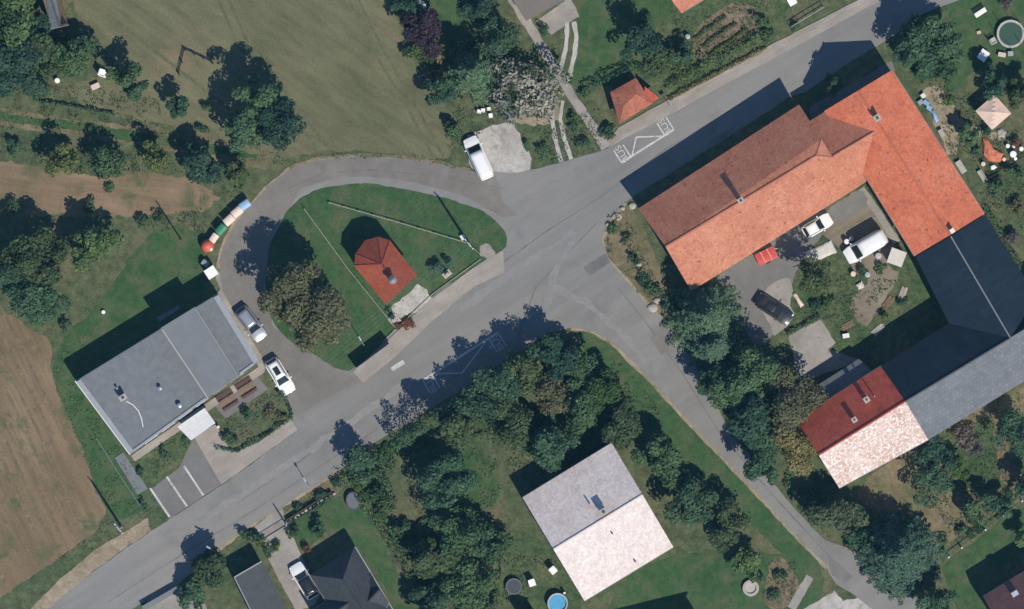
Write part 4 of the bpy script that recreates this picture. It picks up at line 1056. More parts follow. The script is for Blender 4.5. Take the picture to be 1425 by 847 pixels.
container('blue lidded recycling container at the upper end of the row', 341, 285, R(35), 'white', lidm='bin_blue')
container('cream recycling container next to the blue one', 330, 295, R(40), 'bin_cream', 1.0)
container('cream recycling container second from the blue one', 319, 306, R(42), 'bin_cream', 1.0)
container('green recycling container in the middle of the roadside row', 308, 319, R(48), 'bin_green', 1.0)
container('faded pale container beside the orange red igloo', 298, 331, R(55), 'bin_cream', .85)
t = thing('recycling_igloo', 'orange red dome-shaped recycling container in the roadside row', 'recycling container', P(289, 342), 0, 'recycling containers along the loop road')
m = MB(); m.lathe([(.62, .05), (.72, .15), (.74, .9), (.62, 1.3), (.36, 1.58), (.1, 1.66)], 22); m.build('shell', M['bin_orange'], t, smooth=True)
m = MB(); m.box((.42, -.38, 1.32), (.3, .3, .18), R(-40), ry=R(35)); m.build('slot_hood', M['white'], t, bevel=.03)
m = MB(); m.tube((-.12, 0, 1.72), (.12, 0, 1.72), .03); m.tube((-.12, 0, 1.6), (-.12, 0, 1.72), .02); m.tube((.12, 0, 1.6), (.12, 0, 1.72), .02); m.build('lifting_ring', M['metal'], t)
container('small grey container in front of the white box', 286, 366, R(-35), 'bin_grey', .7)
t = thing('clothing_bank', 'white metal clothing collection box at the lower end of the container row', 'collection box', P(294.5, 379), R(33))
m = MB(); m.box((0, 0, .85), (1.15, 1.05, 1.7)); m.build('body', M['white'], t, bevel=.03)
m = MB(); m.box((0, 0, 1.74), (1.25, 1.15, .07)); m.build('lid', M['white'], t); m = MB(); m.box((.2, -.55, 1.3), (.7, .08, .3)); m.build('hatch', M['metal'], t)

# ---------------------------------------------------------------- garden furniture and yard things
def picnic(label, px, py, ang, group=None):
    t = thing('picnic_bench', label, 'picnic bench', P(px, py), ang, group)
    for y, z, wd, nm in ((0, .74, .7, 'table_top'), (-.72, .45, .28, 'seat'), (.72, .45, .28, 'seat')):
        m = MB(); n = 4 if nm == 'table_top' else 2
        for i in range(n): m.box((0, y + (i - (n - 1) / 2) * wd / n, z), (2.0, wd / n - .02, .045))
        m.build(nm, M['wood_red'] if nm == 'seat' else M['wood'], t)
    for x in (-.7, .7):
        m = MB(); m.box((x, 0, .42), (.07, 1.6, .07)); m.box((x, -.3, .36), (.07, .07, .75), rx=R(18)); m.box((x, .3, .36), (.07, .07, .75), rx=R(-18)); m.build('leg', M['wood_dark'], t)
    return t
picnic('red-brown picnic bench on the terrace, nearer the white canopy', 317, 557, RDA)
picnic('red-brown picnic bench on the terrace, nearer the parked white estate', 343, 540, RDA)

def trampoline(label, px, py, r, mat, padm, pads=True, net=False, sy=1.0, ang=0):
    t = thing('trampoline', label, 'trampoline', P(px, py), ang)
    m = MB(); m.disc(r * .86, .62, 28, sy); m.build('jumping_mat', M[mat], t)
    m = MB(); n = 28
    prof = [(r * .84, .64), (r * .86, .68), (r, .68), (r * 1.02, .62), (r, .58), (r * .84, .6)]
    for k in range(len(prof)):
        pass
    vs = []
    for rr, z in prof: vs += [(rr * math.cos(2 * math.pi * i / n), rr * sy * math.sin(2 * math.pi * i / n), z) for i in range(n)]
    kp = len(prof); m.add(vs, [(k * n + i, k * n + (i + 1) % n, ((k + 1) % kp) * n + (i + 1) % n, ((k + 1) % kp) * n + i) for k in range(kp) for i in range(n)]); m.build('pad', M[padm], t)
    for k in range(4):
        a = 2 * math.pi * (k + .5) / 4
        m = MB(); p = (r * .97 * math.cos(a - .3), r * .97 * sy * math.sin(a - .3)); q_ = (r * .97 * math.cos(a + .3), r * .97 * sy * math.sin(a + .3))
        m.tube((*p, .6), (*p, .04), .025); m.tube((*q_, .6), (*q_, .04), .025); m.tube((*p, .04), (*q_, .04), .025); m.build('leg', M['metal'], t)
    if net:
        for k in range(8):
            a = 2 * math.pi * k / 8; p = (r * 1.02 * math.cos(a), r * 1.02 * sy * math.sin(a)); m = MB(); m.tube((*p, .1), (*p, 2.2), .03); m.build('net_pole', M['metal'], t)
    return t
trampoline('round trampoline with pale rim and net poles in the upper right garden', 1406, 47, 1.55, 'mat_green', 'pad', net=True)
trampoline('small oval grey trampoline on the lawn near the front hedge', 492, 697, .85, 'mat_grey', 'mat_dark', sy=1.25, ang=R(10))
trampoline('dark round trampoline on rough grass left of the round pool', 715, 815.5, .9, 'mat_dark', 'mat_grey')
po = thing('round_pool', 'round above-ground pool with pale rim and blue water near the lower edge', 'pool', P(776, 839))
m = MB(); r = 1.1; n = 32; prof = [(r * .93, .02), (r * .93, .85), (r * .9, .9), (r * 1.03, .92), (r * 1.03, .86), (r, .84), (r, .02)]
vs = []
for rr, z in prof: vs += [(rr * math.cos(2 * math.pi * i / n), rr * math.sin(2 * math.pi * i / n), z) for i in range(n)]
m.add(vs, [(k * n + i, k * n + (i + 1) % n, (k + 1) * n + (i + 1) % n, (k + 1) * n + i) for k in range(len(prof) - 1) for i in range(n)]); m.build('rim', M['pad'], po)
m = MB(); m.disc(r * .935, .66, 32); m.build('water', M['pool_water'], po)
m = MB(); m.box((.75, 1.15, .5), (.25, .2, 1.0)); m.build('filter', M['white'], po, bevel=.03)
wr = thing('well_ring', 'round pale stone ring planter on the lawn at the lower edge', 'planter', P(1044.6, 818))
m = MB(); prof = [(.62, 0), (.62, .5), (.9, .5), (.92, .45), (.92, 0)]; vs = []
for rr, z in prof: vs += [(rr * math.cos(2 * math.pi * i / 24), rr * math.sin(2 * math.pi * i / 24), z) for i in range(24)]
m.add(vs, [(k * 24 + i, k * 24 + (i + 1) % 24, (k + 1) * 24 + (i + 1) % 24, (k + 1) * 24 + i) for k in range(4) for i in range(24)]); m.build('rim', M['stone'], wr)
m = MB(); m.disc(.63, .3, 24); m.build('fill', M['pad'], wr)

def chair(label, px, py, ang, mat='white', s=1.0, name='garden_chair', cat='garden chair'):
    t = thing(name, label, cat, P(px, py), ang); t.scale = (s, s, s)
    m = MB(); m.box((0, 0, .44), (.56, .56, .06)); m.build('seat', M[mat], t, bevel=.01)
    m = MB(); m.box((0, .28, .74), (.56, .06, .6), rx=R(-12)); m.build('backrest', M[mat], t, bevel=.01)
    for x in (-1, 1):
        m = MB(); m.box((x * .27, 0, .64), (.06, .5, .04)); m.build('armrest', M[mat], t)
        for y in (-1, 1):
            m = MB(); m.tube((x * .25, y * .25, 0), (x * .24, y * .24, .43), .025); m.build('leg', M[mat], t)
    return t
chair('white garden chair on the lawn closest to the round pool', 740.5, 811, R(20), s=1.25)
chair('white garden chair on the lawn closest to the cream roof', 770, 793.5, R(40), s=1.25)
chair('white garden chair beside the gravel pad', 683, 161, R(10), s=.75)
chair('narrow white chair leftmost in the shade above the gravel pad', 667, 155, R(80), s=.7)
chair('narrow white chair between two others in the shade above the gravel pad', 672.5, 153.5, R(85), s=.7)
chair('white chair right of the other shaded ones above the gravel pad', 680.5, 151.5, R(95), s=.65)
chair('white garden chair under the trees near the orange crate', 144, 102, R(70), s=1.4)
chair('pale lounge chair left of the netted trampoline', 1382, 57, R(120), s=1.2, mat='pad')
chair('white wicker armchair on the driveway verge at the top edge', 1102, 2, R(30), s=1.5)
def bench(label, px, py, ang, mat='white', L=1.4):
    t = thing('garden_bench', label, 'bench', P(px, py), ang)
    m = MB()
    for i in range(3): m.box((0, -.15 + i * .14, .45), (L, .12, .04))
    m.build('seat', M[mat], t); m = MB()
    for i in range(3): m.box((0, .24 + i * .03, .58 + i * .14), (L, .03, .11))
    m.build('backrest', M[mat], t)
    for s in (-1, 1):
        m = MB(); m.box((s * L * .42, 0, .22), (.06, .42, .44)); m.box((s * L * .42, .22, .62), (.05, .05, .6)); m.build('leg', M[mat], t)
    return t
bench('white slatted garden bench casting a dark shadow at the top right', 1364.5, 18, R(33))
bench('weathered pale bench lying by the plank fence', 1366, 245, R(-58), 'pad', 1.4)
def table(label, px, py, ang, mat, sx, sy, h=.74):
    t = thing('garden_table', label, 'garden table', P(px, py), ang)
    m = MB(); n = 5
    for i in range(n): m.box((0, (i - 2) * sy / n, h), (sx, sy / n - .015, .04))
    m.build('table_top', M[mat], t)
    for x in (-1, 1):
        for y in (-1, 1):
            m = MB(); m.box((x * sx * .42, y * sy * .4, h / 2), (.06, .06, h)); m.build('leg', M[mat], t)
    return t
table('large white garden table on the grass left of the netted trampoline', 1368, 77, R(55), 'white', 1.2, 1.0)
table('white low table on grass below the netted trampoline', 1394, 76, R(-10), 'cream', .85, .5, .5)
table('small grey table right of the white low table', 1406, 74.5, R(5), 'metal', .6, .55, .5)
table('white plastic table by the yard shadow edge', 1177, 467, R(10), 'white', .75, .5, .6)

gz = thing('gazebo', 'square garden gazebo with beige canvas roof', 'gazebo', P(1381, 156.5), R(-49))
m = MB(); hs = 1.4; vs = [(-hs, -hs, 2.1), (hs, -hs, 2.1), (hs, hs, 2.1), (-hs, hs, 2.1), (0, 0, 2.75)]
gx = []
N = 8
for i in range(N + 1):
    for j in range(N + 1):
        x, y = -hs + 2 * hs * i / N, -hs + 2 * hs * j / N; k = max(abs(x), abs(y)) / hs
        gx.append((x, y, 2.1 + .6 * (1 - k) - .06 * math.sin(math.pi * k) * (1 - min(abs(x), abs(y)) / (hs * k + 1e-6))))
m.add(gx, [(i * (N + 1) + j, (i + 1) * (N + 1) + j, (i + 1) * (N + 1) + j + 1, i * (N + 1) + j + 1) for i in range(N) for j in range(N)])
cv = m.build('canopy', M['canvas'], gz); sm = cv.modifiers.new('s', 'SOLIDIFY'); sm.thickness = .02
for x in (-1, 1):
    for y in (-1, 1):
        m = MB(); m.tube((x * hs * .97, y * hs * .97, 0), (x * hs * .97, y * hs * .97, 2.1), .035); m.build('leg', M['metal'], gz)
m = MB()
for a, b in (((-1, -1), (1, -1)), ((1, -1), (1, 1)), ((1, 1), (-1, 1)), ((-1, 1), (-1, -1))): m.box(((a[0] + b[0]) / 2 * hs, (a[1] + b[1]) / 2 * hs, 2.02), (2 * hs if a[1] == b[1] else .03, 2 * hs if a[0] == b[0] else .03, .18))
m.build('valance', M['canvas'], gz)

def tarp_pile(label, px, z, mat, name='tarpaulin', cat='tarpaulin', seed=0, rough=.14):
    """crumpled sheet over a heap with the outline px"""
    c = Vector((sum(p[0] for p in px) / len(px), sum(p[1] for p in px) / len(px))); o0 = P(*c)
    rings = []; n = 28
    cum = outline(px, 0, .08, .16, seed + 50); k = len(cum)
    m = MB(); vs = []
    for i, s in enumerate((1.0, .93, .75, .5, .25)):
        for x, y in cum:
            p = Vector((x, y)) - o0.xy; zz = 0 if i == 0 else z * (.55, .85, 1.0, 1.05)[i - 1] + rough * mnoise.noise((x * 1.8 * s, y * 1.8 * s, seed + i * .7))
            vs.append((p.x * s, p.y * s, max(0.01, zz)))
    vs.append((0, 0, z * 1.05))
    fs = [(i * k + j, i * k + (j + 1) % k, (i + 1) * k + (j + 1) % k, (i + 1) * k + j) for i in range(4) for j in range(k)] + [(4 * k + j, 4 * k + (j + 1) % k, 5 * k) for j in range(k)]
    m.add(vs, fs); return tag(m.build(name, M[mat], loc=o0), label, cat)
tarp_pile('crumpled orange tarpaulin spread over a heap below the gazebo', [(1367, 191), (1374, 192), (1383, 206), (1397, 214), (1393, 227), (1376, 224), (1368, 215)], .55, 'orange_tarp', seed=1)
tarp_pile('long blue tarpaulin bundle lying along the farmhouse wall', [(1293, 153), (1299, 152), (1307, 168), (1302, 171)], .5, 'blue_tarp', seed=2)
tarp_pile('pale sheet covering a low stack, half in the shade of the courtyard tree', [(1120, 351), (1157, 333), (1165, 351), (1128.5, 367)], .35, 'pale_tarp', 'covered_stack', 'covered stack', seed=3, rough=.04)
tarp_pile('pinkish brick heap beside the courtyard lawn', [(1102, 409), (1107, 407), (1119, 424), (1114, 428)], .45, 'cream', 'brick_heap', 'heap', seed=4)
tarp_pile('pale sack heap lying beyond the white panel van', [(1190, 396), (1199, 390), (1203, 399), (1194, 404)], .4, 'pale_tarp', 'sack_heap', 'heap', seed=5)
tarp_pile('white round pallet wrap beside the orange tarpaulin', [(1377, 231), (1384, 228), (1389, 232), (1383, 237), (1378, 236)], .5, 'white', 'wrapped_bale', 'bale', seed=6)
tarp_pile('flat pale rubble heap below the gazebo corner', [(1387, 181), (1394, 178), (1401, 183), (1398, 191), (1389, 191)], .3, 'stone', 'rubble_heap', 'heap', seed=8)
sk = thing('garden_shed', 'small square shed with pale sheet roof beside the white panel van', 'shed', P(1247, 358), R(-20))
m = MB(); m.box((0, 0, 1.72), (1.75, 1.75, .06), rx=R(5)); m.build('roof', M['pale_tarp'], sk); m = MB(); m.box((0, 0, .82), (1.5, 1.5, 1.66)); m.build('wall', M['wood'], sk)
m = MB(); m.box((-.0, -.76, .85), (.7, .04, 1.5)); m.build('door', M['wood_dark'], sk)
def barrel(label, px, py, r, h, mat, group=None, name='barrel', cat='barrel'):
    t = thing(name, label, cat, P(px, py), 0, group)
    m = MB(); m.lathe([(r * .88, 0), (r, h * .25), (r * 1.03, h * .5), (r, h * .75), (r * .9, h), (r * .86, h)], 16); m.build('body', M[mat], t, smooth=True)
    m = MB(); m.lathe([(r * .92, h), (r * .92, h + .04), (.02, h + .06)], 16); m.build('lid', M[mat], t); return t
barrel('white plastic barrel at the rear corner of the panel van', 1178, 336, .3, .9, 'white')
barrel('grey metal barrel touching the white one near the panel van', 1184.5, 332, .27, .85, 'metal')
barrel('pale barrel between panel van and small square shed', 1222, 356, .36, .8, 'metal')
barrel('white tank at the fence corner right of the orange tarpaulin', 1409.5, 214.5, .38, .8, 'white', name='water_tank', cat='tank')
barrel('white bucket just above the white tank', 1402, 203, .24, .6, 'white', name='bucket', cat='bucket')
barrel('white bucket upper right of the white tank', 1411, 203, .22, .6, 'white', name='bucket', cat='bucket')
barrel('white bucket at the right edge beside the tank', 1421, 207, .26, .6, 'white', name='bucket', cat='bucket')
barrel('small white bucket below the white tank', 1413, 221, .2, .5, 'white', name='bucket', cat='bucket')
barrel('pinkish drum on the courtyard grass below the panel van', 1187, 381, .3, .7, 'cream')
barrel('pale round drum on the courtyard grass next to the pinkish one', 1207, 382, .32, .8, 'metal')
barrel('pinkish bucket left of the wrapped bale', 1368, 228, .26, .6, 'cream', name='bucket', cat='bucket')
barrel('pinkish bucket at the tip of the orange tarpaulin', 1397, 221.5, .22, .5, 'cream', name='bucket', cat='bucket')
barrel('bluish metal water butt among the vegetables', 957, 51, .3, .8, 'metal')
barrel('white bucket on the rear lawn of the grey building', 144, 434, .22, .35, 'white', name='bucket', cat='bucket')
barrel('white barrel among the dense trees at the upper left', 80, 112, .3, .8, 'white')
def crate(label, px, py, ang, sx, sy, h, mat, group=None, name='crate', cat='crate'):
    t = thing(name, label, cat, P(px, py), ang, group)
    for s in (-1, 1):
        m = MB()
        for k in range(3): m.box((0, s * (sy / 2 - .02), h * (k + .5) / 3), (sx, .03, h / 3 - .03))
        m.build('side', M[mat], t)
        m = MB()
        for k in range(3): m.box((s * (sx / 2 - .02), 0, h * (k + .5) / 3), (.03, sy - .08, h / 3 - .03))
        m.build('end', M[mat], t)
    m = MB(); n = 5
    for i in range(n): m.box(((i - 2) * sx / n, 0, h - .02), (sx / n - .02, sy - .08, .03))
    m.build('top_boards', M[mat], t); return t
crate('orange wooden crate on grass below the white chair under the trees', 133, 120, R(25), .95, .6, .6, 'cream')
crate('long pale crate leaning near the lower part of the farmhouse east wall', 1337, 232, R(-58), 1.5, .7, .5, 'pad')
crate('pale square crate along the farmhouse wall below the blue bundle', 1310, 185, R(-60), .85, .55, .6, 'pad')
crate('white crate at the upper end of the junk along the farmhouse wall', 1284.5, 133, R(-50), .5, .5, .5, 'white')
crate('pale blue crate among the junk along the farmhouse wall', 1288.5, 143, R(-40), .7, .5, .5, 'blue_tarp')
crate('grey crate between the blue ones along the farmhouse wall', 1281, 142, R(-55), .5, .6, .45, 'metal')
crate('blue crate touching the long blue bundle', 1293, 150, R(-35), .6, .5, .45, 'bin_blue')
crate('pinkish small crate left of the netted trampoline', 1362, 45, R(15), .45, .35, .35, 'cream')
crate('pale stone box at the top of the chapel lawn by the utility pole', 644, 330, R(30), .5, .6, .6, 'white', name='meter_box', cat='meter box')
crate('white meter box beside the entrance path of the flat-roofed building', 304, 594, R(30), .3, .3, .9, 'white', name='meter_box', cat='meter box')
for i, (px, py, lb_) in enumerate([(1180, 452, 'grey plank bundle upper left of the shaded yard edge'), (1222, 458, 'pale plank bundle at the shadow edge of the courtyard'), (1236, 420, 'pale plank bundle beside the courtyard wall'), (1256, 408, 'weathered plank bundle closest to the dark barn wall')]):
    t = thing('plank_bundle', lb_, 'planks', P(px, py), RDA + .2 * i)
    for k in range(5):
        m = MB(); m.box((random.uniform(-.1, .1), -.3 + k * .14, .08 + .05 * (k % 2)), (1.5, .12, .1), random.uniform(-.06, .06)); m.build('plank', M['stone'] if i % 2 else M['wood'], t)
# parasol, shrine, grave markers
pr = thing('parasol', 'round beige garden parasol among shrubs at the top', 'parasol', P(584, 10))
m = MB(); m.lathe([(.78, 1.95), (.76, 2.02), (.4, 2.22), (.05, 2.35)], 10); m.build('canopy', M['canvas'], pr); m = MB(); m.tube((0, 0, 0), (0, 0, 2.3), .03); m.build('shaft', M['wood'], pr)
sr = thing('wayside_cross', 'stone wayside cross on a stepped plinth beside the chapel front', 'cross', P(549, 445), R(40))
m = MB(); m.box((0, 0, .15), (1.1, 1.1, .3)); m.box((0, 0, .7), (.6, .5, .8), top=(.85, .85)); m.build('plinth', M['stone'], sr, bevel=.02)
m = MB(); m.box((0, 0, 1.75), (.16, .14, 1.4)); m.box((0, 0, 2.05), (.75, .13, .15)); m.build('cross', M['stone'], sr)
me_ = thing('memorial', 'small stone memorial between three little conifers on the chapel lawn', 'memorial', P(622, 381), R(40))
m = MB(); m.box((0, 0, .12), (1.0, .7, .24)); m.build('plinth', M['stone'], me_, bevel=.02); m = MB(); m.box((0, 0, .75), (.55, .22, 1.1), top=(.8, .9)); m.build('headstone', M['stone'], me_, bevel=.03)
patch('chapel_forecourt', [(545, 428), (582, 394), (592, 404), (604, 418), (588, 430), (566, 440), (552, 442)], 12, M['gravel'], .3)
patch('lawn_patch', [(668, 342), (676, 338), (684, 346), (690, 356), (678, 360), (668, 356)], 12, M['concrete'], .3)

# ---------------------------------------------------------------- trees
G1, G2, G3, G4, G5, G6 = 'trees of the upper left thicket', 'trees in the row along the grass track', 'trees of the grove below the main road', 'trees between side road and farmhouse', 'trees of the upper gardens', 'trees of the lower right garden'
for a in [
 (20, 28, 44, 7.5, 'd', 'big dark tree in the very corner of the upper left thicket', G1),
 (42, 44, 28, 6.0, 'd', 'dark tree left of the grey barn roof in the upper left thicket', G1),
 (14, 88, 40, 6.5, 'd', 'broad tree at the left edge below the corner tree of the thicket', G1),
 (58, 74, 29, 5.6, 'm', 'lighter green tree in the middle of the upper left thicket', G1),
 (98, 88, 25, 5.0, 'm', 'sunny tree at the right side of the thicket, left of the orange crate', G1),
 (42, 120, 22, 3.8, 'd', 'low tree at the lower edge of the upper left thicket', G1),
 (122, 62, 17, 4.0, 'd', 'small dark tree below the grey barn roof', G1),
 (178, 108, 21, 6.0, 'd', 'spiky dark tree right of the white chair under the trees', G1),
 (190, 126, 15, 3.6, 'd', 'low dark tree on the right flank of the thicket', G1),
 (252, 148, 19, 4.5, 'd', 'single small round tree below the timber enclosure', None),
 (384, 168, 39, 8.4, 'd', 'large tree on the meadow right of the timber enclosure', None),
 (344, 172, 35, 8, 'd', 'large tree growing directly left of the big meadow tree', None),
 (356, 138, 34, 8, 'd', 'upper tree of the meadow clump, nearest the timber enclosure', None),
 (90, 224, 27, 5, 'd', 'leftmost tree of the row along the grass track', G2),
 (151, 234, 28, 5.2, 'd', 'second tree from the left in the row along the grass track', G2),
 (217, 222, 27, 5.2, 'd', 'middle tree of the row along the grass track', G2),
 (281, 232, 30, 5.4, 'd', 'broadest tree of the row along the grass track', G2),
 (335, 243, 23, 4.6, 'd', 'last tree of the row, nearest the loop road', G2),
 (52, 362, 44, 7.5, 'd', 'big tree at the left edge beside the strip field', None),
 (56, 424, 40, 6.5, 'd', 'big tree at the left edge above the stubble field', None),
 (8, 382, 34, 7, 'd', 'tree cut by the left frame edge beside the strip field', None),
 (137, 345, 34, 6.8, 'd', 'freestanding tree on the grass behind the grey building', None),
 (434, 430, 55, 10, 'o', 'large olive-brown linden on the chapel green', None),
 (404, 404, 42, 9.2, 'o', 'second olive-green crown merging with the linden on the loop road side', None),
 (560, 6, 24, 4.5, 'd', 'green tree at the top edge beside the parasol', G5),
 (588, 42, 33, 5.5, 'p', 'dark purple-leaved tree by the meadow edge', G5),
 (661, 100, 40, 8.5, 'c', 'wide dark conifer in the upper garden between lawn and pale tree', G5),
 (690, 58, 34, 8.5, 'd', 'tall dark tree above the wide conifer at the top', G5),
 (668, 14, 30, 7, 'd', 'dark tree at the top edge left of the taupe roof', G5),
 (617, 128, 23, 4.6, 'd', 'rounded tree between meadow edge and wide conifer', G5),
 (632, 182, 15, 2.8, 'd', 'small rounded tree left of the parked white van', G5),
 (736, 122, 52, 5.5, 's', 'pale silvery tree with sparse foliage beside the concrete path', G5),
 (708, 150, 26, 4.5, 's', 'smaller pale silvery tree above the gravel pad', G5),
 (888, 60, 28, 7, 'd', 'round dark tree on the upper garden lawn', G5),
 (915, 84, 24, 4.5, 'd', 'tree between the lawn tree and the vegetable garden', G5),
 (948, 78, 18, 3.6, 'd', 'small tree at the edge of the vegetable garden', G5),
 (1272, 66, 38, 8.2, 'd', 'big tree at the upper right shading the main road', None),
 (1306, 58, 34, 6.5, 'd', 'right-hand tree of the clump above the farmhouse east wing', None),
 (1296, 92, 26, 4.8, 'm', 'lower lighter tree right of the east wing roof corner', None),
 (1158, 117, 17, 5.5, 'm', 'small tree in the shaded corner before the farmhouse street side', None),
 (1386, 118, 24, 4.6, 'd', 'dark garden tree just above the gazebo', None),
 (1418, 128, 24, 4.4, 'd', 'dark garden tree at the right edge beside the gazebo', None),
 (1348, 190, 15, 3.2, 'd', 'small dark tree left of the orange tarpaulin', None),
 (1130, 383, 28, 7, 'd', 'dark tree in the courtyard between covered stack and lawn', None),
 (982, 440, 47, 10, 'c', 'bushy conifer at the farmhouse corner, topmost of the roadside group', G4),
 (992, 480, 32, 8.5, 'c', 'conifer directly below the topmost one of the roadside group', G4),
 (1030, 528, 40, 8.5, 'd', 'dark tree in the middle of the group right of the side road', G4),
 (992, 528, 26, 6.0, 'd', 'dark tree at the side road edge left of the group middle', G4),
 (1096, 556, 44, 8.5, 'o', 'olive-topped tree right of the group middle, near the lean-to shed', G4),
 (1054, 586, 36, 8, 'd', 'dark tree below the group middle close to the side road', G4),
 (1108, 616, 36, 7.5, 'o', 'olive tree at the gable of the red outbuilding', G4),
 (1062, 636, 30, 6.5, 'd', 'dark tree lower down along the side road left of the red outbuilding', G4),
 (1162, 712, 38, 5.2, 'w', 'light olive tree below the pale speckled roof', G6),
 (1248, 768, 60, 11, 'c', 'very large spreading conifer in the lower right', G6),
 (1198, 748, 26, 6, 'd', 'dark tree on the left flank of the very large conifer', G6),
 (1306, 836, 28, 6, 'd', 'dark tree at the lower edge right of the very large conifer', G6),
 (1300, 630, 28, 5, 'd', 'tree just below the grey corrugated roof', G6),
 (1298, 674, 28, 5.4, 'd', 'tree in the dry orchard below the grey roof tree', G6),
 (1330, 652, 20, 3.6, 'b', 'light green small tree beside the two orchard trees', G6),
 (1352, 712, 21, 4.6, 'd', 'left one of two small trees by the white-posted fence', G6),
 (1386, 704, 20, 4.4, 'd', 'right one of two small trees by the white-posted fence', G6),
 (1412, 600, 32, 6, 'd', 'dark tree at the right edge below the barn', G6),
 (1424, 672, 20, 4.5, 'd', 'dark tree cut by the right edge above the white-posted fence', G6),
 (1424, 742, 16, 4, 'd', 'dark small tree at the right edge above the maroon house', G6),
 (768, 492, 30, 5.6, 'd', 'topmost grove tree at the junction of main and side road', G3),
 (734, 514, 28, 6.8, 'd', 'grove tree second from the junction along the main road', G3),
 (698, 537, 30, 7.2, 'd', 'grove tree third from the junction along the main road', G3),
 (660, 563, 30, 7.0, 'd', 'grove tree fourth from the junction along the main road', G3),
 (624, 586, 28, 6.8, 'd', 'grove tree fifth from the junction along the main road', G3),
 (802, 512, 28, 4.6, 'm', 'sunny grove tree facing the side road verge', G3),
 (838, 540, 28, 4.6, 'b', 'bright green grove tree farther down the side road verge', G3),
 (770, 548, 28, 5, 'o', 'olive grove tree behind the junction tree', G3),
 (812, 570, 30, 6, 'd', 'dark grove tree behind the bright green one', G3),
 (720, 584, 32, 6.4, 'm', 'inner grove tree behind the third roadside tree', G3),
 (866, 592, 28, 5, 'm', 'grove tree near the side road bend', G3),
 (770, 618, 32, 6.4, 'd', 'inner grove tree above the cream roof house', G3),
 (624, 668, 34, 7.5, 'd', 'dark tree at the lawn above the wire fence grove', G3),
 (640, 738, 34, 6.5, 'd', 'large tree left of the cream roof house', G3),
 (610, 780, 30, 5.2, 'm', 'leafy tree by the wire fence near the lower edge', G3),
 (650, 812, 30, 5, 'm', 'leafy tree at the lower edge left of the dark trampoline', G3),
 (606, 836, 28, 4.6, 'd', 'dark leafy tree at the lower edge beside the wire fence', G3),
 (686, 760, 24, 4.6, 'd', 'smaller tree between large tree and cream roof', G3),
 (960, 690, 32, 6, 'd', 'tree on the lawn right of the cream roof house', G3),
 (920, 640, 30, 6, 'm', 'tree between the side road and the cream roof house', G3),
 (1012, 730, 28, 5, 'd', 'tree on the lawn near the soil bed', G3),
 (1040, 780, 22, 3.6, 'm', 'low tree between lower lawn and soil bed', G3),
 (497, 648, 26, 5, 'd', 'dark round tree at the road edge below the grove', None),
 (286, 790, 31, 5.0, 'd', 'leafy tree at the road edge left of the garage', None),
 (272, 822, 24, 3.8, 'd', 'lower leafy tree beside the left drive', None),
]: tree(*a)

